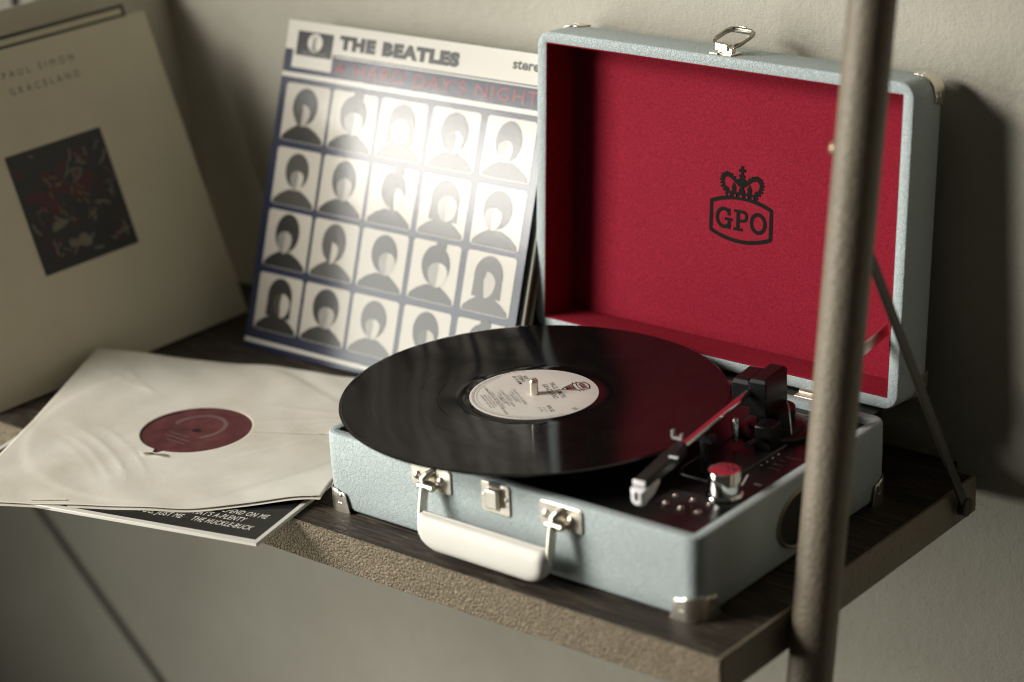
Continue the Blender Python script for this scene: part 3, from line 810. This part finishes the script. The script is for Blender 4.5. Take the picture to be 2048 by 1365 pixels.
# ------------------------------------------------------------------ record on the turntable
rec = thing('vinyl_record', 'black vinyl record with white centre label lying on the turntable', 'record', tuple(RC))
R_ = 0.1508
disc = MB().lathe([(0.0037, 0.0), (0.1480, 0.0), (0.1502, 0.0004), (R_, 0.0009), (0.1502, 0.0014), (0.1485, 0.0017), (0.1465, 0.0015), (0.0605, 0.0015), (0.0595, 0.0013), (0.0525, 0.0013), (0.0510, 0.0016), (0.0037, 0.0016)], RC, (0,0,1), 180)
build('disc', disc, 'vinyl', rec, sharp=12)
lab = build('label', MB().lathe([(0.0500, 0.0015), (0.0500, 0.00185), (0.0497, 0.0019), (0.0330, 0.0019), (0.0038, 0.0019)], RC, (0,0,1), 96), 'label_paper', rec, sharp=30)
la = math.radians(-33.5); lc, ls = math.cos(la), math.sin(la)
def lf(x, y, l): return RC + Vector((x*lc - y*ls, x*ls + y*lc, 0.0019 + l))
lp_ = Print(lf, lift=0.00005)
lp_.text('PAUL SIMON', 0.0003, 0.0172, 0.0058, width=0.0320, align='CENTER', bold=0.004, spacing=1.1)
lp_.text('GRACELAND', 0.0003, 0.0112, 0.0058, width=0.0310, align='CENTER', bold=0.004, spacing=1.1)
lp_.text('SIDE 1', -0.0385, 0.0030, 0.0040, bold=0.012)
lp_.text('STEREO', -0.0405, -0.0008, 0.0040, bold=0.012)
lp_.text('33 1/3 RPM', -0.0415, -0.0046, 0.0040, bold=0.012)
lp_.text('WX 52', 0.0262, 0.0008, 0.0044, bold=0.014)
lp_.done('label_lettering', 'black_ink', lab)
lg = Print(lf, lift=0.00005)
lg.text('925 447-1', 0.0280, -0.0028, 0.0026)
lg.text('(P) 1986', 0.0270, -0.0058, 0.0026)
rowsT = [('1. THE BOY IN THE BUBBLE', 0.0030, 0.01), ('(P. SIMON / F. MOTLOHELOA)', 0.0020, 0), ('2. GRACELAND', 0.0030, 0.01), ('(PAUL SIMON)', 0.0020, 0), ('3. I KNOW WHAT I KNOW', 0.0030, 0.01), ('(P. SIMON / GEN. M.D. SHIRINDA)', 0.0020, 0),
         ('4. GUMBOOTS', 0.0030, 0.01), ('(P. SIMON / L. MASALANE / J. MKHALALI)', 0.0020, 0), ('5. DIAMONDS ON THE SOLES OF HER SHOES', 0.0030, 0.01), ('(P. SIMON / J. SHABALALA)', 0.0020, 0), ('PRODUCED BY PAUL SIMON', 0.0022, 0), ('ENGINEERED BY ROY HALEE', 0.0022, 0)]
for k, (s_, z_, b_) in enumerate(rowsT):
    lg.text(s_, 0.0, -0.0130-0.0024*k, z_, align='CENTER', bold=b_)
lg.stroke([(0.0466*math.cos(a), 0.0466*math.sin(a)) for a in [math.radians(t_) for t_ in range(196, 345, 4)]], 0.00035)
rr = 'MANUFACTURED BY THE RECORD COMPANY - ALL RIGHTS RESERVED - UNAUTHORISED COPYING PROHIBITED '
lg.stroke([(0.0444*math.cos(a), 0.0444*math.sin(a)) for a in [math.radians(t_) for t_ in range(200, 341, 4)]], 0.0003)
for k in range(150):
    a = math.radians(-200 + 220*k/150 + (1.2 if k % 7 == 0 else 0)) if False else math.radians(170 + 200*k/150)
    if k % 7 == 3: continue
    c_, s_ = 0.0479*math.cos(a), 0.0479*math.sin(a)
    tx, ty = -math.sin(a), math.cos(a)
    lg.stroke([(c_, s_), (c_ + tx*0.0007, s_ + ty*0.0007)], 0.0008)
lg.stroke([(0.0413 + 0.0013*math.cos(2*PI*k/14), 0.0185 + 0.0013*math.sin(2*PI*k/14)) for k in range(14)], 0.0010, closed=True)
lg.done('label_small_print', 'grey_ink', lab)
# shield emblem
sx_, sy_ = 0.0, 0.0345
shp = [(-0.0072, 0.0085), (-0.0035, 0.0098), (0, 0.0104), (0.0035, 0.0098), (0.0072, 0.0085), (0.0080, 0.0040), (0.0066, -0.0020), (0.0036, -0.0075), (0, -0.0118), (-0.0036, -0.0075), (-0.0066, -0.0020), (-0.0080, 0.0040)]
sh = Print(lf, lift=0.00005); sh.stroke([(sx_+x, sy_+y) for x, y in shp], 0.0011, closed=True)
for x in (-0.0040, -0.0013, 0.0013, 0.0040):
    sh.stroke([(sx_+x*1.25, sy_+0.0075), (sx_+x*0.95, sy_+0.0030)], 0.0010)
    sh.stroke([(sx_+x*0.95, sy_-0.0015), (sx_+x*0.35, sy_-0.0085)], 0.0009)
sh.stroke([(sx_-0.0100, sy_+0.0030), (sx_-0.0050, sy_+0.0016), (sx_, sy_+0.0012), (sx_+0.0050, sy_+0.0016), (sx_+0.0100, sy_+0.0030)], 0.0008)
sh.stroke([(sx_-0.0100, sy_+0.0000), (sx_-0.0050, sy_-0.0014), (sx_, sy_-0.0018), (sx_+0.0050, sy_-0.0014), (sx_+0.0100, sy_+0.0000)], 0.0007)
sh.done('shield_outline', 'black_ink', lab)
sr = Print(lf, lift=0.00003)
for x in (-0.0052, -0.0027, 0.0, 0.0027, 0.0052):
    sr.stroke([(sx_+x*1.1, sy_+0.0080), (sx_+x, sy_+0.0034)], 0.0013); sr.stroke([(sx_+x*0.9, sy_-0.0022), (sx_+x*0.3, sy_-0.0085)], 0.0011)
sr.done('shield_stripes', 'red_ink', lab)
sb = Print(lf, lift=0.00004)
sb.stroke([(sx_-0.0098, sy_+0.0015), (sx_-0.0050, sy_+0.0001), (sx_, sy_-0.0003), (sx_+0.0050, sy_+0.0001), (sx_+0.0098, sy_+0.0015)], 0.0026)
sb.done('shield_banner', 'pale_ink', lab)

# ------------------------------------------------------------------ glossy sleeve with portrait grid
def frame(O, ux, up):
    ux = Vector(ux).normalized(); up = Vector(up).normalized(); back = up.cross(ux)
    m = Matrix.Identity(4)
    for k, a in enumerate((ux, back, up)):
        for i in range(3): m[i][k] = a[i]
    m.translation = Vector(O); return m
S = 0.3035
lean, yaw = 0.3258, 0.024
ux = Vector((math.cos(yaw), math.sin(yaw), 0)); nb = Vector((-math.sin(yaw), math.cos(yaw), 0))
up = Vector((0,0,1))*math.cos(lean) + nb*math.sin(lean)
slv = thing('record_sleeve', 'glossy blue and white record sleeve with portrait grid behind the player', 'record sleeve', None, frame((-0.3062, 0.2131, 0.0012), ux, up))
def slab(x0, z0, x1, z1, y0, y1):
    return MB().box((x0, y0, z0), (x1, y1, z1))
cov = build('cover', slab(0, 0, S, S, 0, 0.0040), 'gloss_blue', slv, local=True, bevel=0.0006)
def sf(x, y, l): return Vector((x*S, -l, y*S))
def sprint(name, mat, lift, fn):
    p_ = Print(sf, lift); fn(p_); return p_.done(name, mat, slv, local=True)
for nm_, (a0, b0, a1, b1) in (('title_band', (0.0015, 0.9115, 0.9985, 0.9985)), ('badge_panel', (0.034, 0.8585, 0.192, 0.9113)), ('stripe', (0.0015, 0.8290, 0.9985, 0.8425)),
                             ('stripe', (0.0015, 0.0180, 0.9985, 0.0300)), ('stripe', (0.2000, 0.9035, 0.9985, 0.9075))):
    sprint(nm_, 'gloss_white', 0.00010 if nm_ != 'badge_panel' else 0.00016, lambda p_: p_.rect(a0, b0, a1, b1))
colx = [0.0285, 0.2150, 0.4040, 0.5980, 0.7960]; rowz = [0.6385, 0.4450, 0.2560, 0.0620]; cw, ch = 0.1740, 0.1730
rnd = random.Random(3)
for i, x in enumerate(colx):
    for j, z in enumerate(rowz):
        sq = sprint('photo_square', 'gloss_cream', 0.00010, lambda p_: p_.poly(rrect(x, z, x+cw, z+ch, 0.010, 4)))
        r1, r2, r3 = rnd.random(), rnd.random(), rnd.random()
        cx, cz = x + cw*(0.50 + 0.06*(r1-0.5)), z + ch*0.60
        rx, rz = 0.046+0.006*r2, 0.058+0.006*r3
        # plain faceless bust: shoulders and hair dark, a blank paler face
        dk = ('gloss_black', 'gloss_black', 'gloss_dark')[(i*7+j*5) % 3]
        turn = (r1-0.5)*0.030
        sh_ = [(x+0.005, z+0.0015), (x+cw-0.005, z+0.0015), (x+cw-0.008, z+0.016), (x+cw-0.034, z+0.036), (cx+0.024, z+0.050), (cx-0.024, z+0.050), (x+0.034, z+0.036), (x+0.008, z+0.016)]
        p_ = Print(sf, 0.00022); p_.poly(sh_); p_.done('shoulders', dk, sq, local=True)
        p_ = Print(sf, 0.00030); p_.ell(cx, cz+0.004, rx, rz*0.92, 26, rot=(r1-0.5)*0.25)
        style = (i*3 + j*2) % 5
        if style == 1: p_.poly([(cx-rx*0.98, cz), (cx-rx*1.02, z+0.046), (cx+rx*1.02, z+0.046), (cx+rx*0.98, cz)])
        if style == 3: p_.ell(cx+0.012, cz+rz*0.98, 0.020, 0.018, 14)
        p_.done('hair', dk, sq, local=True)
        p_ = Print(sf, 0.00042)
        fw = rx*(0.62, 0.66, 0.55, 0.68, 0.60)[style]
        pts = [(cx+turn+fw*math.cos(2*PI*k/24), cz-0.014+rz*0.70*math.sin(2*PI*k/24)*(1.0 if math.sin(2*PI*k/24) < 0 else (0.55, 0.7, 0.45, 0.6, 0.5)[style])) for k in range(24)]
        p_.poly(pts); p_.done('face', ('gloss_tan', 'gloss_cream')[(i+j) % 2], sq, local=True)
        p_ = Print(sf, 0.00052); kk = rnd.uniform(-0.25, 0.25)
        p_.poly([q_ for q_ in pts if q_[0] <= cx+turn+1e-6][:] if False else pts[6:19] + [(cx+turn+fw*kk*0.6, cz-0.034), (cx+turn+fw*kk, cz-0.010)])
        p_.done('face_shade', 'gloss_grey' if (i+j) % 3 else 'gloss_dark', sq, local=True)
def title(p_):
    p_.text('THE BEATLES', 0.2150, 0.9330, 0.050, width=0.455, bold=0.085, spacing=1.16)
sprint('title_lettering', 'gloss_black', 0.00022, title)
sprint('badge', 'gloss_black', 0.00022, lambda p_: p_.rect(0.0445, 0.8960, 0.1860, 0.9690))
sprint('sound_lettering', 'gloss_black', 0.00022, lambda p_: p_.text('stereo', 0.8540, 0.9500, 0.040, width=0.118, bold=0.03))
def emb(p_):
    p_.ell(0.1165, 0.9380, 0.0290, 0.0270, 24)
    p_.rect(0.060, 0.8700, 0.165, 0.8720)
sprint('badge_disc', 'gloss_white', 0.00034, emb)
def emb2(p_):
    p_.stroke([(0.1090, 0.9580), (0.1090, 0.9180), (0.1240, 0.9180), (0.1165, 0.9180), (0.1165, 0.9480), (0.1260, 0.9560)], 0.0045)
    p_.text('PARLOPHONE', 0.1155, 0.9020, 0.012, width=0.09, align='CENTER', bold=0.02)
sprint('badge_mark', 'gloss_grey', 0.00046, emb2)
def red(p_): p_.text("A HARD DAY'S NIGHT", 0.2050, 0.8560, 0.054, width=0.755, bold=-0.004, spacing=1.12)
sprint('subtitle_lettering', 'gloss_red', 0.00022, red)

slv2 = thing('record_sleeve', 'olive grey record sleeve edge tucked behind the glossy portrait sleeve', 'record sleeve', None,
             frame(Vector((-0.3062, 0.2131, 0.0012)) + Vector((0.0058, 0.0045, 0)), ux, Vector((0,0,1))*math.cos(lean+0.003) + nb*math.sin(lean+0.003)))
build('cover', slab(0, 0, S-0.001, S-0.003, 0, 0.0030), 'board', slv2, local=True, bevel=0.0005)
slv3 = thing('record_sleeve', 'dark olive record sleeve rearmost of those behind the player', 'record sleeve', None,
             frame(Vector((-0.3062, 0.2131, 0.0012)) + Vector((0.0088, 0.0080, 0)), ux, Vector((0,0,1))*math.cos(lean+0.030) + nb*math.sin(lean+0.030)))
build('cover', slab(0, 0, S-0.001, S-0.004, 0, 0.0030), 'olive_board', slv3, local=True, bevel=0.0005)

# ------------------------------------------------------------------ cream sleeve at the left
A = Vector((-0.3655, 0.2790, 0.0006)); ub = Vector((-0.1058, 0.0, 0.2783)).normalized(); uy = Vector((-0.0085, -0.297, 0)).normalized()
# local x runs away from the viewer's left towards the wall: use -uy so that text reads left to right
SC = 0.3010
Oc = A + uy*SC
crm = thing('record_sleeve', 'cream record sleeve with small dark picture leaning at the far left', 'record sleeve', None, frame(Oc, -uy, ub))
build('cover', slab(0, 0, SC, SC, 0, 0.0035), 'cream_card', crm, local=True, bevel=0.0006)
def cf(x, y, l): return Vector((x*SC, -l, y*SC))
def cprint(name, mat, lift, fn):
    p_ = Print(cf, lift); fn(p_); return p_.done(name, mat, crm, local=True)
def X(s): return 1 - s
def lett(p_):
    p_.text('PAUL SIMON', X(0.3160), 0.9140, 0.030, align='RIGHT', spacing=1.75)
    p_.text('GRACELAND', X(0.3160), 0.8620, 0.030, align='RIGHT', spacing=1.75)
cprint('title_lettering', plain('card_ink', (0.16, 0.14, 0.095), 0.6), 0.00012, lett)
def pic(p_): p_.poly([(X(0.680), 0.3240), (X(0.3160), 0.3260), (X(0.3120), 0.6980), (X(0.6790), 0.6940)])
picb = cprint('cover_picture', 'pic_dark', 0.00014, pic)
# plain abstract blotches in the picture's colours
rb = random.Random(11)
def blot(p_, n, x0, x1, y0, y1, r0, r1):
    for _ in range(n):
        cx, cy, r = rb.uniform(x0, x1), rb.uniform(y0, y1), rb.uniform(r0, r1)
        a0 = rb.random()*6; pts = []
        for k in range(9):
            a = a0 + 2*PI*k/9; q = r*(0.6 + 0.6*rb.random()); pts.append((cx + q*math.cos(a)*1.2, cy + q*math.sin(a)*0.9))
        p_.poly(pts)
def dabs(p_, n, x0, x1, y0, y1, l0, l1, w0, w1):
    for _ in range(n):
        cx, cy, a, l = rb.uniform(x0, x1), rb.uniform(y0, y1), rb.uniform(0, PI), rb.uniform(l0, l1)
        bx, by = math.cos(a)*l, math.sin(a)*l; k = rb.uniform(-0.5, 0.5)
        p_.stroke([(cx-bx, cy-by), (cx+k*by*0.6, cy-k*bx*0.6), (cx+bx, cy+by)], rb.uniform(w0, w1))
def dark_red(p_): blot(p_, 10, X(0.62), X(0.42), 0.48, 0.64, 0.016, 0.036); dabs(p_, 26, X(0.66), X(0.34), 0.36, 0.67, 0.01, 0.03, 0.006, 0.012)
def pale(p_): dabs(p_, 44, X(0.66), X(0.335), 0.345, 0.675, 0.006, 0.030, 0.003, 0.008); blot(p_, 4, X(0.62), X(0.50), 0.38, 0.48, 0.012, 0.024)
def gold(p_): dabs(p_, 12, X(0.58), X(0.42), 0.44, 0.60, 0.004, 0.014, 0.005, 0.010)
cprint('picture_red', 'pic_red', 0.00024, dark_red)
cprint('picture_pale', 'pic_pale', 0.00050, pale)
cprint('picture_gold', 'pic_gold', 0.00080, gold)
# black edged sleeve behind it
crm2 = thing('record_sleeve', 'black edged cream sleeve poking out above the cream sleeve', 'record sleeve', None, frame(Oc + uy*0.019 + Vector((-0.0050, 0, 0.0)), -uy, ub))
build('cover', slab(0, 0, SC, SC+0.0095, 0, 0.0030), 'cream_card', crm2, local=True, bevel=0.0004)
build('edge_band', MB().box((-0.0006, -0.0004, SC+0.0070), (SC+0.0006, 0.0036, SC+0.0102)).box((SC-0.0028, -0.0004, 0.0), (SC+0.0006, 0.0036, SC+0.0069)), 'edge_gap_black', crm2, local=True)
build('gap_shadow', MB().box((0.0, -0.0006, SC-0.0030), (SC-0.003, -0.0001, SC+0.0012)), 'edge_gap_black', crm2, local=True)  # dark strip standing in for the shadow between the two sleeves

# pale sleeve pushed back against the wall behind them
v3 = Vector((-0.0520, 0.0, 0.2820)).normalized(); S3 = 0.312
O3 = Vector((-0.4600, WY - 0.0012 - S3, 0.0008))
crm3 = thing('record_sleeve', 'pale grey sleeve pushed against the wall behind the cream sleeve', 'record sleeve', None, frame(O3, (0, 1, 0), v3))
build('cover', slab(0, 0, S3, S3, 0, 0.0030), 'grey_card', crm3, local=True, bevel=0.0005)

# ------------------------------------------------------------------ black printed cover under the paper sleeve
K = Vector((0.0050, -0.0839, 0)); cu = Vector((-0.9722, -0.2340, 0)); cv = Vector((-0.2340, 0.9722, 0))
def kf(u, v, z): return K + cu*u + cv*v + Vector((0,0,z))
blk = thing('record_cover', 'black record cover with white lettering and border under the paper sleeve', 'record cover', tuple(K + Vector((0,0,0.0008))))
SB = 0.303
build('cover', MB().add([kf(u, v, z) for z in (0.0009, 0.0040) for (u, v) in ((0,0),(0,SB),(SB,SB),(SB,0))], [(0,3,2,1),(4,5,6,7),(0,1,5,4),(1,2,6,5),(2,3,7,6),(3,0,4,7)]), 'cover_white', blk, bevel=0.0005)
kp_ = Print(lambda x, y, l: kf(x, y, 0.0040+l), lift=0.0001)
kp_.poly([(0.0042, 0.0052), (0.0042, SB-0.005), (SB-0.005, SB-0.005), (SB-0.005, 0.0052)][::-1])
kp_.done('black_field', 'cover_black', blk)
kt = Print(lambda x, y, l: kf(-x, y, 0.0040+l), lift=0.0002)
def kline(txt, uend, v, width=None): kt.text(txt, -uend, v, 0.0102, width=width, align='RIGHT', bold=0.014, shear=0.22, spacing=1.12)
kline('THE HUCKLE-BUCK', 0.0172, 0.0178, 0.0540)
kline('JUST YOU, JUST ME', 0.0800, 0.0178, 0.0560)
kline("THAT'S A-PLENTY", 0.0300, 0.0288, 0.0500)
kline('YOU CAN DEPEND ON ME', 0.0158, 0.0392, 0.0740)
kt.done('song_lettering', 'cover_white', blk)
kd = Print(lambda x, y, l: kf(x, y, 0.0040+l), lift=0.0002); kd.ell(0.0755, 0.0208, 0.0011, 0.0011, 12); kd.done('red_dot', 'pic_red', blk)

# ------------------------------------------------------------------ paper sleeve with a record inside
PA = Vector((0.886, 0.4637, 0)); PB = Vector((-0.4637, 0.886, 0)); PD = Vector((-0.2515, -0.1630, 0.0))
SP = 0.3005
cA, cB, cC = Vector((0,0,0)), Vector((0,0,0)), Vector((0,0,0))
flatA = PD + PB*SP; flatB = PD + PA*SP + PB*SP; flatC = PD + PA*SP
dA = Vector((-0.3730, 0.0960, 0.0)) - flatA; dA.z = 0.0165
dB = Vector((-0.132, 0.2055, 0)) - flatB; dB.z = 0.002
dC = Vector((-0.0035, -0.0035, 0)) - flatC; dC.z = 0.0050
def hsh(a, b): return math.sin(a*12.9898 + b*78.233)
def wrinkle(s, t):
    x, y = s-0.5, t-0.5; r = math.hypot(x, y); a = math.atan2(y, x)
    z = 0.0
    z += 0.0008*smooth01((0.492-r)/0.03)                          # the disc inside lifts the sheet
    def ridge(d, w): return math.exp(-abs(d)/w)
    fo = smooth01((r-0.165)/0.08)
    # curved waves running from the lower left towards the hole
    for q, amp in ((0.20, 0.0006), (0.255, 0.0008), (0.30, 0.0006), (0.335, 0.0004)):
        d = x*0.80 + y*0.60 + q + 0.55*(x*0.60 - y*0.80 - 0.05)**2
        z += amp*ridge(d, 0.008)*smooth01((0.26-abs(x*0.60 - y*0.80 - 0.02))/0.18)*fo
    # straight creases fanning to the right hand corners
    for m_, q, amp in ((0.22, 0.03, 0.0008), (0.38, -0.06, 0.0007), (0.55, -0.20, 0.0009), (0.75, -0.30, 0.0007), (-0.1, 0.20, 0.0005)):
        z += 1.2*amp*ridge(y - m_*x - q, 0.006)*smooth01((x-0.10)/0.15)
    for m_, q, amp in ((-0.5, 0.14, 0.0006), (-0.9, 0.05, 0.0006)):
        z += 1.2*amp*ridge(y - m_*x - q, 0.006)*smooth01((-x-0.16)/0.12)
    z += 0.00025*math.sin(31*x + 9*y + 2*math.sin(14*y))*smooth01((r-0.2)/0.1)
    return z
def ppt(s, t, lift=0.0):
    P = PD + PA*SP*s + PB*SP*t + Vector((0,0,0.0063))
    wA = smooth01(1 - math.hypot(s, 1-t)/0.55); wB = smooth01(1 - math.hypot(1-s, 1-t)/0.50); wC = smooth01(1 - math.hypot(1-s, t)/0.42)
    P = P + dA*wA**1.3 + dB*wB + dC*wC**1.2
    P.z += wrinkle(s, t) + lift
    # loose lower edge sags a little past the shelf front
    P.z -= 0.0016*smooth01((0.10-t)/0.1)*(0.5+0.5*math.sin(s*7+1))
    return P
pap = thing('paper_sleeve', 'crumpled off white paper inner sleeve with round hole lying at shelf front', 'paper sleeve', (-0.19, 0.04, 0.005))
NA, NR = 240, 56
rows = []
for i in range(NR+1):
    f = i/NR; row = []
    for k in range(NA+1):
        a = 2*PI*k/NA; ca, sa = math.cos(a), math.sin(a)
        rh = 0.157
        da = (a - math.radians(248)); 
        rh += 0.030*max(0, 1-abs(da)/0.10)
        m_ = 0.5/max(abs(ca), abs(sa))
        rr_ = rh + (m_-rh)*f**1.15
        row.append(ppt(0.5 + rr_*ca, 0.5 + rr_*sa))
    rows.append(row)
build('front_sheet', MB().grid(rows), 'paper', pap, sharp=180, solid=0.00025)
rows = [[ppt(0.0 + 1.0*i/60, -0.010 + 1.004*k/60, -0.0016) for k in range(61)] for i in range(61)]
build('back_sheet', MB().grid(rows), 'paper', pap, sharp=180)
# torn flap at the hole and folded seam near the lower edge
build('torn_flap', MB().grid([[ppt(0.40+0.075*i/4, 0.330-0.012*k + 0.006*math.sin(i*1.3), 0.0006+0.0016*k) for i in range(5)] for k in range(3)]), 'paper', pap, solid=0.0002)
build('seam_fold', MB().tube([ppt(0.20+0.02*i, 0.020-0.001*math.sin(i), 0.0012) for i in range(6)], 0.0007, 8), 'paper', pap)
# record inside
ctr = PD + PA*SP*0.5 + PB*SP*0.5 + Vector((0,0,0.0040))
r2 = thing('vinyl_record', 'record with dark red label showing through the paper sleeve hole', 'record', tuple(ctr))
build('disc', MB().lathe([(0.0036, 0.0004), (0.1450, 0.0004), (0.1462, 0.0012), (0.1450, 0.0020), (0.0560, 0.0020), (0.0036, 0.0020)], ctr, (0,0,1), 120), 'vinyl', r2, sharp=20)
lb2 = build('label', MB().lathe([(0.0500, 0.0019), (0.0500, 0.0023), (0.0160, 0.0023), (0.0150, 0.0021), (0.0040, 0.0023)], ctr, (0,0,1), 72), 'red_label', r2, sharp=30)
l2 = Print(lambda x, y, l: ctr + Vector((x, y, 0.0023+l)), lift=0.0001)
l2.stroke([(0.0225*math.cos(a) - 0.004, 0.024*math.sin(a)+0.006) for a in [math.radians(t_) for t_ in range(-40, 200, 8)]], 0.0038)
for k, wdt in enumerate((0.024, 0.030, 0.022)):
    l2.stroke([(-wdt/2-0.006+0.004*k, -0.014-0.006*k), (wdt/2-0.006+0.004*k, -0.014-0.006*k)], 0.0012)
l2.done('label_arc', plain('label_grey', (0.17, 0.10, 0.095), 0.5), lb2)
build('centre_hole', MB().lathe([(0.0038, 0.0022), (0.0038, 0.0025), (1e-8, 0.0025)], ctr, (0,0,1), 20), 'edge_gap_black', r2)

# ------------------------------------------------------------------ cable under the shelf
cb = build('power_cable', MB().tube([(0.372, 0.020, -0.030), (0.3715, 0.0195, -0.045), (0.3660, 0.0150, -0.065), (0.3600, 0.012, -0.10), (0.352, 0.012, -0.25), (0.33, 0.02, -0.6)], 0.0022, 10), 'cable')
cb['label'] = 'thin black cable hanging down below the shelf corner'; cb['category'] = 'cable'
